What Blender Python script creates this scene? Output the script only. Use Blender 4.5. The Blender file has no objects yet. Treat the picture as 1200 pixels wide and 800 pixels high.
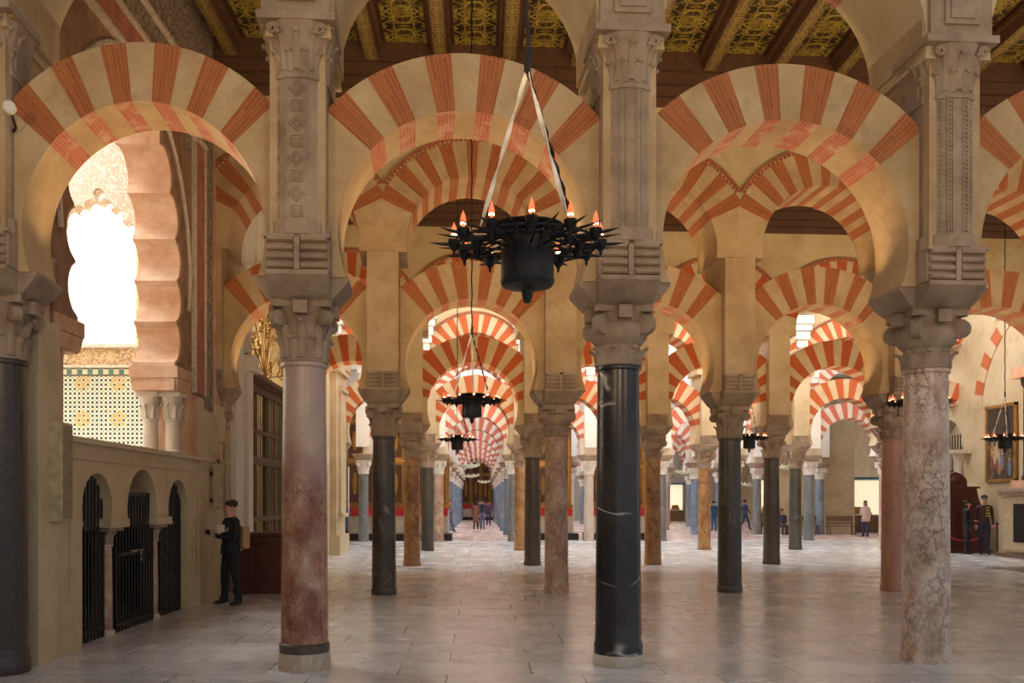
import bpy, bmesh, math, random
from mathutils import Vector, Matrix, geometry
R = math.radians
sc = bpy.context.scene
COL = sc.collection
random.seed(7)

# ---------------------------------------------------------------- camera, world, light
cam = bpy.data.objects.new('camera', bpy.data.cameras.new('camera'))
COL.objects.link(cam); sc.camera = cam
cam.location = (0, 0, 1.6); cam.rotation_euler = (R(90), 0, 0)
cam.data.sensor_width = 36; cam.data.lens = 1034/1200*36
cam.data.shift_x = 38/1200; cam.data.shift_y = 188/1200
cam.data.clip_end = 300
sc.view_settings.view_transform = 'Standard'; sc.view_settings.look = 'None'
sc.view_settings.gamma = 1; sc.view_settings.use_curve_mapping = False
sc.view_settings.exposure = 0.12
w = bpy.data.worlds.new('daylight'); sc.world = w; w.use_nodes = True
w.node_tree.nodes['Background'].inputs[0].default_value = (0.93, 0.95, 1.0, 1)
w.node_tree.nodes['Background'].inputs[1].default_value = 0.52

WARM = (1.0, 0.66, 0.34); COOL = (0.80, 0.88, 1.0); NEUT = (1.0, 0.86, 0.68)
def lamp(kind, name, loc, energy, color, size=.1, sizey=None, rot=(0, 0, 0), angle=None):
    d = bpy.data.lights.new(name, kind); d.energy = energy; d.color = color
    if kind == 'AREA':
        d.size = size
        if sizey: d.shape = 'RECTANGLE'; d.size_y = sizey
    else: d.shadow_soft_size = size
    if kind == 'SPOT': d.spot_size = R(angle or 120); d.spot_blend = 1.0
    o = bpy.data.objects.new(name, d); COL.objects.link(o); o.location = loc; o.rotation_euler = rot
    return o
LANTERN = 500; SKYL = 30.0; SPOT_F = 400; UP = 42
# daylight falling through the lantern of the royal chapel (left), above the picture
lamp('AREA', 'chapel_lantern_light', (-7.4, 11.3, 9.1), LANTERN, (1.0, .97, .93), 3.2, 2.6)
lamp('AREA', 'chapel_window_light', (-7.4, 14.75, 8.9), 1300, (1.0, .98, .95), 3.4, .8)

# ---------------------------------------------------------------- plan of the hall
S = 3.03; D = 6.83
PX = {0: {-2: 2, -1: 357, 0: 724.5, 1: 1085}, 1: {-1: 450, 0: 652, 1: 855, 2: 1047}, 2: {-1: 483, 0: 624, 1: 765, 2: 904},
      3: {-1: 501, 0: 610, 2: 825.5, 3: 932}, 4: {-2: 426, -1: 514, 0: 601, 1: 690, 4: 948}}
def P(k, n):
    zk = 8.7+D*k; z = zk+.2*n
    x = (1.3588+S*n)*z/zk
    if k in PX and n in PX[k]: x = (PX[k][n]-562)*z/1034
    return Vector((x, z, 0))

# ---------------------------------------------------------------- helpers
def link(o, parent=None):
    COL.objects.link(o)
    if parent: o.parent = parent
    return o
def tag(o, label=None, cat=None, group=None, kind=None):
    if label: o['label'] = label
    if cat: o['category'] = cat
    if group: o['group'] = group
    if kind: o['kind'] = kind
    return o
def thing(name, label, cat, loc=(0, 0, 0), rz=0, group=None):
    o = bpy.data.objects.new(name, None); o.empty_display_size = .2; link(o)
    o.location = loc; o.rotation_euler = (0, 0, rz)
    return tag(o, label, cat, group)
def copy_tree(o, parent=None):
    c = o.copy(); COL.objects.link(c); c.parent = parent
    for ch in list(KIDS.get(o.name, [])):
        d = copy_tree(ch, c); KIDS.setdefault(c.name, []).append(d)
    return c
KIDS = {}
class MB:
    def __init__(s): s.v = []; s.f = []; s.m = []; s.uv = []
    def add(s, vs, fs, m=0, uvs=None):
        b = len(s.v); s.v += [tuple(v) for v in vs]
        for i, f in enumerate(fs):
            s.f.append(tuple(b+j for j in f)); s.m.append(m)
            s.uv.append(uvs[i] if uvs else None)
        return s
    def box(s, c, d, m=0, rz=0, top=1.0, topy=None):
        if topy is None: topy = top
        vs = []
        for z in (-1, 1):
            k = 1 if z < 0 else top; ky = 1 if z < 0 else topy
            for x, y in ((-1, -1), (1, -1), (1, 1), (-1, 1)):
                vx, vy = x*d[0]/2*k, y*d[1]/2*ky
                vs.append((c[0]+vx*math.cos(rz)-vy*math.sin(rz), c[1]+vx*math.sin(rz)+vy*math.cos(rz), c[2]+z*d[2]/2))
        return s.add(vs, [(3, 2, 1, 0), (4, 5, 6, 7), (0, 1, 5, 4), (1, 2, 6, 5), (2, 3, 7, 6), (3, 0, 4, 7)], m)
    def lathe(s, prof, n=24, c=(0, 0, 0), m=0, sx=1, sy=1, caps=True):
        vs = []; fs = []
        for r, z in prof:
            for i in range(n):
                a = 2*math.pi*i/n; vs.append((c[0]+r*sx*math.cos(a), c[1]+r*sy*math.sin(a), c[2]+z))
        for j in range(len(prof)-1):
            for i in range(n):
                k = (i+1) % n; fs.append((j*n+i, j*n+k, (j+1)*n+k, (j+1)*n+i))
        if caps: fs.append(tuple(range(n))[::-1]); fs.append(tuple((len(prof)-1)*n+i for i in range(n)))
        return s.add(vs, fs, m)
    def tube(s, pts, r, n=8, m=0):
        pts = [Vector(p) for p in pts]; vs = []; fs = []
        for i, p in enumerate(pts):
            t = (pts[min(i+1, len(pts)-1)]-pts[max(i-1, 0)]).normalized()
            a = t.orthogonal().normalized() if i == 0 else (a-t*a.dot(t)).normalized()
            b = t.cross(a); rr = r[i] if isinstance(r, (list, tuple)) else r
            for j in range(n):
                q = 2*math.pi*j/n; vs.append(p+(a*math.cos(q)+b*math.sin(q))*rr)
        for i in range(len(pts)-1):
            for j in range(n):
                k = (j+1) % n; fs.append((i*n+j, i*n+k, (i+1)*n+k, (i+1)*n+j))
        fs.append(tuple(range(n))[::-1]); fs.append(tuple((len(pts)-1)*n+i for i in range(n)))
        return s.add(vs, fs, m)
    def blob(s, c, r, m=0, n=12, k=8, rot=None):
        prof = []; vs = []
        for j in range(k+1):
            a = -math.pi/2+math.pi*j/k
            for i in range(n):
                b = 2*math.pi*i/n
                q = Vector((r[0]*math.cos(a)*math.cos(b), r[1]*math.cos(a)*math.sin(b), r[2]*math.sin(a)))
                if rot: q = rot @ q
                vs.append(Vector(c)+q)
        fs = [(j*n+i, j*n+(i+1) % n, (j+1)*n+(i+1) % n, (j+1)*n+i) for j in range(k) for i in range(n)]
        return s.add(vs, fs, m)
    def prism(s, poly, y0, y1, m=0, holes=None, plane='xz'):
        """polygon in plane (a,b) extruded between y0 and y1"""
        loops = [poly]+(holes or [])
        def pt(a, b, y): return (a, y, b) if plane == 'xz' else ((y, a, b) if plane == 'yz' else (a, b, y))
        tri = geometry.tessellate_polygon([[Vector((a, b, 0)) for a, b in l] for l in loops])
        flat = [p for l in loops for p in l]; n = len(flat)
        vs = [pt(a, b, y0) for a, b in flat]+[pt(a, b, y1) for a, b in flat]
        fs = [tuple(t) for t in tri]+[tuple(n+i for i in reversed(t)) for t in tri]
        o = 0
        for l in loops:
            for i in range(len(l)):
                j = (i+1) % len(l); fs.append((o+i, o+j, n+o+j, n+o+i))
            o += len(l)
        return s.add(vs, fs, m)
    def mesh(s, name, mats, smooth=False, weld=True):
        me = bpy.data.meshes.new(name); me.from_pydata(s.v, [], s.f)
        for mt in (mats if isinstance(mats, (list, tuple)) else [mats]): me.materials.append(mt)
        me.polygons.foreach_set('material_index', s.m)
        if any(u for u in s.uv):
            ul = me.uv_layers.new(name='uv')
            for p, u in zip(me.polygons, s.uv):
                if u:
                    for li, q in zip(p.loop_indices, u): ul.data[li].uv = q
        bm = bmesh.new(); bm.from_mesh(me)
        if weld: bmesh.ops.remove_doubles(bm, verts=bm.verts, dist=1e-5)
        bmesh.ops.recalc_face_normals(bm, faces=bm.faces)
        bm.to_mesh(me); bm.free()
        if smooth:
            me.polygons.foreach_set('use_smooth', [True]*len(me.polygons))
            if smooth is not True: me.set_sharp_from_angle(angle=R(smooth))
        me.update(); return me
    def build(s, name, mats, parent=None, smooth=False, loc=None, bevel=0):
        o = bpy.data.objects.new(name, s.mesh(name, mats, smooth)); link(o, parent)
        if parent: KIDS.setdefault(parent.name, []).append(o)
        if loc: o.location = loc
        if bevel:
            b = o.modifiers.new('bevel', 'BEVEL'); b.width = bevel; b.segments = 2; b.limit_method = 'ANGLE'
        return o
def put(name, me, parent=None, loc=None, rz=0):
    o = bpy.data.objects.new(name, me); link(o, parent)
    if parent: KIDS.setdefault(parent.name, []).append(o)
    if loc: o.location = loc
    if rz: o.rotation_euler.z = rz
    return o

# ---------------------------------------------------------------- materials
class NT:
    def __init__(s, name, rough=.6, metal=0):
        s.mat = bpy.data.materials.new(name); s.mat.use_nodes = True; s.t = s.mat.node_tree
        s.b = s.t.nodes['Principled BSDF']; s.b.inputs['Roughness'].default_value = rough
        s.b.inputs['Metallic'].default_value = metal
    def n(s, typ, ins=None, **kw):
        nd = s.t.nodes.new('ShaderNode'+typ)
        for k, v in kw.items(): setattr(nd, k, v)
        for k, v in (ins or {}).items():
            if isinstance(v, bpy.types.NodeSocket): s.t.links.new(v, nd.inputs[k])
            elif isinstance(v, tuple) and len(v) == 3 and nd.inputs[k].type == 'RGBA': nd.inputs[k].default_value = v+(1,)
            else: nd.inputs[k].default_value = v
        return nd
    def pos(s, scale=(1, 1, 1), obj=False):
        src = s.n('TexCoord').outputs['Object'] if obj else s.n('NewGeometry').outputs['Position']
        return s.n('Mapping', {'Vector': src, 'Scale': scale}).outputs[0]
    def noise(s, vec, scale, detail=4, rough=.55, dist=0):
        return s.n('TexNoise', {'Vector': vec, 'Scale': scale, 'Detail': detail, 'Roughness': rough, 'Distortion': dist}).outputs[0]
    def ramp(s, fac, stops, interp='LINEAR'):
        nd = s.n('ValToRGB', {'Fac': fac}); cr = nd.color_ramp; cr.interpolation = interp
        while len(cr.elements) < len(stops): cr.elements.new(.5)
        for e, (p, c) in zip(cr.elements, stops): e.position = p; e.color = (c if len(c) == 4 else c+(1,))
        return nd.outputs[0]
    def mix(s, fac, a, b, mode='MIX'):
        nd = s.n('Mix', data_type='RGBA', blend_type=mode)
        for i, v in ((0, fac), (6, a), (7, b)):
            if isinstance(v, bpy.types.NodeSocket): s.t.links.new(v, nd.inputs[i])
            else: nd.inputs[i].default_value = v+(1,) if isinstance(v, tuple) and len(v) == 3 else v
        return nd.outputs[2]
    def math(s, op, a, b=0.0, c=None):
        d = {0: a, 1: b}
        if c is not None: d[2] = c
        return s.n('Math', d, operation=op).outputs[0]
    def color(s, c):
        if isinstance(c, tuple): s.b.inputs['Base Color'].default_value = c+(1,)
        else: s.t.links.new(c, s.b.inputs['Base Color'])
        return s
    def rough(s, v): s.t.links.new(v, s.b.inputs['Roughness']); return s
    def bump(s, h, dist=.01, strength=.6):
        nd = s.n('Bump', {'Height': h, 'Distance': dist, 'Strength': strength})
        s.t.links.new(nd.outputs[0], s.b.inputs['Normal']); return s

def stone(name, base, dark, light, rough=.8, scale=1.0, bump=.006, grid=False):
    t = NT(name, rough); p = t.pos()
    c = t.ramp(t.noise(p, 1.6*scale, 6, .6), [(.3, dark), (.5, base), (.7, light)])
    g = t.noise(p, 26*scale, 5, .7)
    c = t.mix(t.math('MULTIPLY', g, .42), c, tuple(x*.55 for x in dark))
    c = t.mix(t.ramp(t.noise(p, 3.1*scale, 8, .72, .4), [(.52, (0, 0, 0)), (.72, (.6, .6, .6))]), c, tuple(x*.72 for x in dark))
    t.color(c); t.bump(t.math('ADD', g, t.noise(p, 5*scale, 3)), bump); return t.mat
def plain(name, c, rough=.6, metal=0, bump=0, spread=.25, scale=12):
    t = NT(name, rough, metal); p = t.pos(); g = t.noise(p, scale, 4)
    t.color(t.ramp(g, [(.3, tuple(x*(1-spread) for x in c)), (.7, tuple(min(1, x*(1+spread)) for x in c))]))
    if bump: t.bump(g, bump)
    return t.mat
def emit(name, c, strength):
    t = NT(name); t.b.inputs['Base Color'].default_value = c+(1,)
    t.b.inputs['Emission Color'].default_value = c+(1,); t.b.inputs['Emission Strength'].default_value = strength
    return t.mat
def brick(name, c1, c2, mortar, rough=.85, wear=0.0, worn=(.62, .5, .38)):
    t = NT(name, rough); uv = t.n('UVMap').outputs[0]
    b = t.n('TexBrick', {'Vector': uv, 'Color1': c1, 'Color2': c2, 'Mortar': mortar, 'Scale': 1.0, 'Mortar Size': .0035,
                         'Mortar Smooth': .3, 'Brick Width': .42, 'Row Height': .036, 'Bias': 0.0})
    b.offset = .5
    p = t.pos(); c = t.mix(t.math('MULTIPLY', t.noise(p, 9, 5), .45), b.outputs[0], tuple(x*.55 for x in c1))
    if wear:
        c = t.mix(t.ramp(t.noise(p, 4.5, 6, .7), [(.62-wear*.25, (0, 0, 0)), (.72, (.8, .8, .8))]), c, worn)
    t.color(c); t.bump(b.outputs[1], -.006); return t.mat
def marble(name, cols, vein=None, top=None, rough=.32, scale=1.0, cell=0, cellcol=(.1, .05, .04), zstretch=.7):
    t = NT(name, rough); p = t.pos((1, 1, zstretch)); wv = t.n('VectorMath', {0: p, 1: t.n('TexNoise', {'Vector': p, 'Scale': 2.2*scale, 'Detail': 4}).outputs[1]}, operation='ADD').outputs[0]
    c = t.ramp(t.noise(wv if not cell else p, 2.0*scale, 7, .62, .6 if not cell else .15), [(.28, cols[0]), (.45, cols[1]), (.6, cols[2]), (.75, cols[3])])
    if cell:
        pv = t.n('VectorMath', {0: p, 1: t.n('VectorMath', {0: t.n('TexNoise', {'Vector': p, 'Scale': 7.0, 'Detail': 6, 'Roughness': .7}).outputs[1], 1: (.34, .34, .34)}, operation='MULTIPLY').outputs[0]}, operation='ADD').outputs[0]
        e = t.n('TexVoronoi', {'Vector': pv, 'Scale': cell}, feature='DISTANCE_TO_EDGE').outputs[0]
        c = t.mix(t.math('MULTIPLY', t.ramp(e, [(.0, (.95, .95, .95)), (.06, (.4, .4, .4)), (.16, (0, 0, 0))]), t.ramp(t.noise(p, 3.5, 4, .6), [(.38, (.1, .1, .1)), (.58, (1, 1, 1))])), c, cellcol)
        e2 = t.n('TexVoronoi', {'Vector': pv, 'Scale': cell*.6}).outputs[1]
        c = t.mix(.28, c, t.mix(1.0, c, t.ramp(e2, [(0, (.45, .42, .4)), (1, (1.5, 1.4, 1.35))]), 'MULTIPLY'))
    if vein:
        v = t.math('ABSOLUTE', t.math('SUBTRACT', t.noise(t.n('Mapping', {'Vector': p, 'Rotation': (.5, .3, .2), 'Scale': (1, 1, 1.6)}).outputs[0], .75*scale, 3, .45, .5), .5))
        c = t.mix(t.math('MULTIPLY', t.ramp(v, [(.0, (.95, .95, .95)), (.005, (0, 0, 0))]), t.ramp(t.noise(p, 2.5, 2), [(.42, (0, 0, 0)), (.52, (1, 1, 1))])), c, vein)
    if top:
        zz = t.math('ADD', t.n('SeparateXYZ', {0: t.n('NewGeometry').outputs['Position']}).outputs[2], t.math('MULTIPLY', t.noise(p, 3, 4), .9))
        c = t.mix(t.n('MapRange', {0: zz, 1: 2.0, 2: 2.7, 3: 0, 4: .8}).outputs[0], c, top)
    t.color(c); t.bump(t.noise(p, 30, 3), .0015)
    return t.mat

M = {}
M['stone'] = stone('weathered_sandstone', (.50, .355, .195), (.38, .25, .125), (.58, .44, .27))
M['stone_grey'] = stone('grey_carved_stone', (.40, .295, .205), (.255, .18, .12), (.50, .385, .28), bump=.02, scale=1.7)
M['vous'] = stone('cream_voussoir_stone', (.52, .365, .19), (.40, .26, .125), (.60, .45, .265), bump=.004)
M['brick'] = brick('red_brick_voussoir', (.43, .135, .034), (.31, .085, .022), (.46, .23, .11))
M['brick_worn'] = brick('worn_brick_soffit', (.52, .17, .09), (.44, .12, .06), (.56, .33, .22), wear=.55, worn=(.64, .50, .36))
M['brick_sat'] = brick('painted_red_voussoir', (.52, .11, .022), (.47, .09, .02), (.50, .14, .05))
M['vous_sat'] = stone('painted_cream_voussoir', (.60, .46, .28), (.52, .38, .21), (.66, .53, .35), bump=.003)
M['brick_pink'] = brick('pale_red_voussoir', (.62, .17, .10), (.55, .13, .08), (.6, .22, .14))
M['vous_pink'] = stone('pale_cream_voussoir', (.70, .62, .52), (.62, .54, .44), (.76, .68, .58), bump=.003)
M['plaster'] = stone('yellowed_plaster', (.60, .475, .27), (.49, .36, .19), (.66, .55, .36), scale=.7, bump=.003)
M['cream'] = stone('cream_limewash', (.60, .475, .295), (.49, .37, .21), (.66, .54, .37), scale=.8, bump=.002)
M['white'] = stone('white_plaster', (.80, .77, .71), (.74, .70, .62), (.84, .82, .77), scale=.6, bump=.002)
M['chapelwhite'] = stone('bright_white_plaster', (.88, .86, .80), (.85, .82, .76), (.9, .88, .83), scale=.6, bump=.001)
M['lobe'] = stone('pinkish_lobe_plaster', (.66, .40, .25), (.56, .29, .16), (.76, .56, .42), scale=1.6, bump=.004)
M['iron'] = plain('black_wrought_iron', (.022, .020, .020), .45, .6, bump=.002)
M['ironbowl'] = plain('blackened_iron_bowl', (.020, .021, .024), .5, .3, bump=.002, spread=.35)
M['glarestrap'] = plain('glare_pale_strap', (.75, .68, .58), .4)  # pale colour paints in the glare on the flat straps
M['bulb'] = emit('orange_flame_bulb', (1.0, .17, .06), 1.1)
M['bulbhot'] = emit('bulb_filament', (1.0, .5, .22), 12.0)
M['wood_red'] = plain('dark_red_varnished_wood', (.085, .022, .014), .35, bump=.001)
M['wood'] = plain('brown_wood', (.16, .085, .04), .5, bump=.002)
M['wood_dark'] = plain('dark_brown_beam_wood', (.095, .045, .022), .6, bump=.003)
M['tan'] = plain('tan_painted_metal', (.42, .33, .20), .5)
M['gold'] = plain('carved_gilding', (.36, .19, .045), .38, .5, bump=.02, spread=.3, scale=4)
M['red_cloth'] = plain('red_altar_cloth', (.45, .02, .02), .8)
M['marble_pale'] = marble('pale_marble', [(.42, .36, .28), (.5, .43, .34), (.58, .5, .41), (.64, .57, .48)])
M['glass'] = NT('clear_glass', .05).mat
M['glass'].node_tree.nodes['Principled BSDF'].inputs['Transmission Weight'].default_value = 1
M['glass'].node_tree.nodes['Principled BSDF'].inputs['IOR'].default_value = 1.1
M['skyglass'] = emit('daylit_skylight_glass', (.86, .92, 1.0), SKYL)

# shafts
SH = {}
SH['dark mottled'] = marble('dark_mottled_marble', [(.012, .009, .008), (.03, .02, .016), (.06, .04, .032), (.13, .09, .07)], scale=6)
SH['red breccia'] = marble('red_breccia_marble', [(.14, .045, .025), (.32, .12, .07), (.50, .30, .20), (.66, .52, .40)], top=(.44, .35, .29), cell=13, cellcol=(.12, .045, .03), scale=2.4)
SH['black veined'] = marble('black_veined_marble', [(.012, .011, .012), (.020, .018, .019), (.032, .028, .028), (.055, .046, .042)], vein=(.55, .5, .44), rough=.25)
SH['pink white breccia'] = marble('pink_breccia_marble', [(.32, .16, .10), (.52, .36, .27), (.66, .53, .44), (.78, .69, .60)], cell=10, cellcol=(.13, .06, .04), scale=2.2)
SH['dark grey veined'] = marble('dark_grey_veined_marble', [(.03, .022, .017), (.055, .042, .032), (.08, .063, .05), (.16, .08, .05)], vein=(.26, .2, .16), rough=.3)
SH['cream pink breccia'] = marble('cream_breccia_marble', [(.24, .11, .07), (.44, .28, .19), (.58, .43, .32), (.68, .56, .45)], cell=10, cellcol=(.22, .10, .06), scale=1.6)
SH['dark green grey'] = marble('green_grey_marble', [(.028, .025, .019), (.05, .044, .034), (.075, .066, .05), (.11, .095, .075)], vein=(.2, .18, .15), rough=.3)
SH['pink orange'] = marble('pink_orange_marble', [(.33, .12, .07), (.42, .2, .13), (.46, .26, .18), (.5, .34, .26)], scale=1.2)
SH['orange brown'] = marble('orange_brown_marble', [(.16, .06, .02), (.34, .165, .06), (.42, .24, .10), (.48, .31, .16)], scale=1.8, cell=3, cellcol=(.14, .05, .02))
SH['dark brown grey'] = marble('brown_grey_marble', [(.045, .03, .02), (.07, .05, .036), (.09, .066, .048), (.12, .09, .066)], rough=.35)
SH['pale beige'] = marble('pale_beige_marble', [(.42, .33, .25), (.52, .43, .34), (.6, .51, .42), (.66, .58, .5)])
SH['slate grey'] = marble('slate_grey_marble', [(.10, .10, .10), (.15, .155, .155), (.2, .205, .21), (.26, .26, .26)], vein=(.4, .4, .4))
SH['bluish grey'] = marble('bluish_grey_marble', [(.10, .13, .18), (.15, .19, .25), (.2, .25, .32), (.3, .34, .4)], vein=(.45, .5, .55))
SH['pale pink'] = marble('pale_pink_marble', [(.42, .27, .22), (.5, .35, .29), (.56, .42, .36), (.62, .5, .45)])
# ---------------------------------------------------------------- floor
def shear(x): return .066*(x-1.36)
t = NT('worn_marble_floor', .3); p = t.pos()
wv = t.n('VectorMath', {0: p, 1: t.n('TexNoise', {'Vector': p, 'Scale': .8, 'Detail': 2}).outputs[1]}, operation='ADD').outputs[0]
br = t.n('TexBrick', {'Vector': t.n('VectorMath', {0: p, 1: (0.3, .5, 0)}, operation='ADD').outputs[0], 'Color1': (.57, .565, .56), 'Color2': (.63, .625, .62), 'Mortar': (.15, .125, .11), 'Scale': 1.0,
                      'Mortar Size': .007, 'Mortar Smooth': .2, 'Brick Width': 1.25, 'Row Height': .62})
br.offset = .37; br.squash = 1.35; br.squash_frequency = 3
c = t.mix(.5, br.outputs[0], t.mix(1.0, br.outputs[0], t.ramp(t.noise(p, .7, 3, .5, .3), [(.3, (.86, .83, .80)), (.7, (1.08, 1.08, 1.08))]), 'MULTIPLY'))
c = t.mix(t.ramp(t.noise(t.pos((1, 1.3, 1)), .6, 3, .5, .5), [(.5, (0, 0, 0)), (.8, (.38, .38, .38))]), c, (.26, .215, .17))
v = t.math('ABSOLUTE', t.math('SUBTRACT', t.noise(wv, .9, 4, .5, 1), .5))
c = t.mix(t.ramp(v, [(0, (.35, .35, .35)), (.012, (0, 0, 0))]), c, (.2, .17, .15))
far = t.n('MapRange', {0: t.n('SeparateXYZ', {0: p}).outputs[1], 1: 36.6, 2: 36.7}).outputs[0]
c = t.mix(far, c, t.mix(1.0, c, (1.12, .84, .76), 'MULTIPLY'))
t.color(c); t.rough(t.n('MapRange', {0: t.noise(p, 1.4, 3, .5), 1: .3, 2: .7, 3: .17, 4: .33}).outputs[0])
t.bump(t.math('ADD', t.math('MULTIPLY', br.outputs[1], -.6), t.math('MULTIPLY', t.noise(p, 1.3, 2), .8)), .0022, .3)
M['floor'] = t.mat
tag(MB().box((5, 40, -.1), (60, 110, .2)).build('floor', M['floor']), kind='structure')

# dark brown stone slab let into the floor at the right
M['slab'] = marble('brown_inlaid_floor_stone', [(.10, .055, .035), (.14, .08, .05), (.18, .11, .07), (.22, .15, .1)], rough=.3)
tag(MB().box((14.1, 20.4, .004), (3.4, 2.4, .008)).build('inlaid_floor_slab', M['slab']), 'dark brown stone slab let into the pale floor in front of the confessional at right', 'floor slab')

# ---------------------------------------------------------------- painted wooden ceiling
t = NT('painted_ceiling_board', .55); tc = t.n('TexCoord').outputs['Object']
sx = t.n('SeparateXYZ', {0: tc}); ax = t.math('ABSOLUTE', sx.outputs[0])
yy = t.math('PINGPONG', sx.outputs[1], .42)
v = t.n('CombineXYZ', {0: ax, 1: yy, 2: 0.0}).outputs[0]
w1 = t.math('ABSOLUTE', t.math('SUBTRACT', t.noise(v, 4.2, 1, .5, 2.2), .5))
w2 = t.n('TexVoronoi', {'Vector': v, 'Scale': 5.2}, feature='DISTANCE_TO_EDGE').outputs[0]
rr = t.math('ABSOLUTE', t.math('SUBTRACT', t.n('VectorMath', {0: v, 1: (0, .18, 0)}, operation='DISTANCE').outputs[1], .15))
m1 = t.ramp(w1, [(.03, (1, 1, 1)), (.05, (0, 0, 0))]); m2 = t.ramp(w2, [(.035, (1, 1, 1)), (.06, (0, 0, 0))]); m3 = t.ramp(rr, [(.018, (1, 1, 1)), (.03, (0, 0, 0))])
ms = t.math('MAXIMUM', t.math('MAXIMUM', m1, m3), m2)
edge = t.math('GREATER_THAN', ax, .335)
gc = t.ramp(t.noise(tc, 5, 3), [(.35, (.22, .16, .02)), (.6, (.36, .27, .05))])
c = t.mix(ms, t.ramp(t.noise(v, 4, 2), [(.4, (.018, .012, .005)), (.6, (.05, .034, .009))]), gc)
c = t.mix(edge, c, (.07, .028, .014)); t.color(c); M['panel'] = t.mat
t = NT('painted_beam_face', .55); tc = t.n('TexCoord').outputs['Object']; sx = t.n('SeparateXYZ', {0: tc})
ax = t.math('ABSOLUTE', sx.outputs[0]); v = t.n('CombineXYZ', {0: ax, 1: t.math('PINGPONG', sx.outputs[1], .3), 2: 0.0}).outputs[0]
w1 = t.math('ABSOLUTE', t.math('SUBTRACT', t.noise(v, 13, 2, .5, 1.2), .5))
ms = t.math('MULTIPLY', t.ramp(w1, [(.03, (1, 1, 1)), (.07, (0, 0, 0))]), t.math('LESS_THAN', ax, .10))
t.color(t.mix(ms, (.085, .045, .018), (.28, .20, .05))); M['beamface'] = t.mat
def pt_row(k, x, dz=0):
    z = 8.7+D*k+shear(x)+dz
    return z
for k in (0, 1):
    m = MB(); y0, y1 = pt_row(k, 0, .45), pt_row(k+1, 0, -.45)
    m.add([(-9.5, y0+shear(-9.5), 9.22), (19, y0+shear(19)+.1, 9.22), (19, y1+shear(19), 9.22), (-9.5, y1+shear(-9.5), 9.22),
           (-9.5, y0+shear(-9.5), 9.42), (19, y0+shear(19)+.1, 9.42), (19, y1+shear(19), 9.42), (-9.5, y1+shear(-9.5), 9.42)],
          [(0, 1, 2, 3), (7, 6, 5, 4), (0, 4, 5, 1), (1, 5, 6, 2), (2, 6, 7, 3), (3, 7, 4, 0)])
    tag(m.build('ceiling', M['wood_dark']), kind='structure')
L = D-.9
bd = MB().box((0, 0, 0), (.80, L, .05)).mesh('painted_ceiling_board', M['panel'])
bm_ = MB(); bm_.box((0, 0, .15), (.24, L+.1, .30), 0); bm_.box((0, 0, -.012), (.21, L+.1, .03), 1); bm_.box((-.15, 0, .2), (.06, L, .08), 0); bm_.box((.15, 0, .2), (.06, L, .08), 0)
bmm = bm_.mesh('painted_ceiling_beam', [M['wood_dark'], M['beamface']])
for k in (0, 1):
    for i in range(-6, 10 if k == 0 else 14):
        x = -.64+i*1.13
        if k == 0 and x < -4.0 and x < -8: continue
        y = pt_row(k, x, D/2)
        where = 'between the first and second rows of arches' if k == 0 else 'between the second and third rows of arches'
        tag(put('ceiling_beam', bmm, None, (x, y, 8.9), 0), 'dark wooden ceiling beam painted with gold scrollwork '+where, 'beam', 'painted ceiling beams '+where)
        tag(put('ceiling_panel', bd, None, (x+.565, y+.04, 9.2), 0), 'dark ceiling board painted with gold-green arabesques '+where, 'ceiling panel', 'painted ceiling boards '+where)
def cornice(k, side, x0, x1):
    m = MB()
    for dz, pr, h in ((8.36, .14, .14), (8.50, .22, .16), (8.66, .30, .2), (8.86, .34, .36)):
        a, b = (x0, pt_row(k, x0, side*(.47+pr/2))), (x1, pt_row(k, x1, side*(.47+pr/2)))
        ang = math.atan2(b[1]-a[1], b[0]-a[0]); l = math.dist(a, b)
        m.box(((a[0]+b[0])/2, (a[1]+b[1])/2, dz+h/2), (l, pr, h-.01), rz=ang)
    tag(m.build('trim_%d' % (k*2+(1 if side > 0 else 0)), M['wood_dark']), kind='structure')
cornice(0, 1, -8.5, 17); cornice(1, -1, -8.5, 17); cornice(1, 1, -5, 17); cornice(2, -1, -5, 17)

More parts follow.
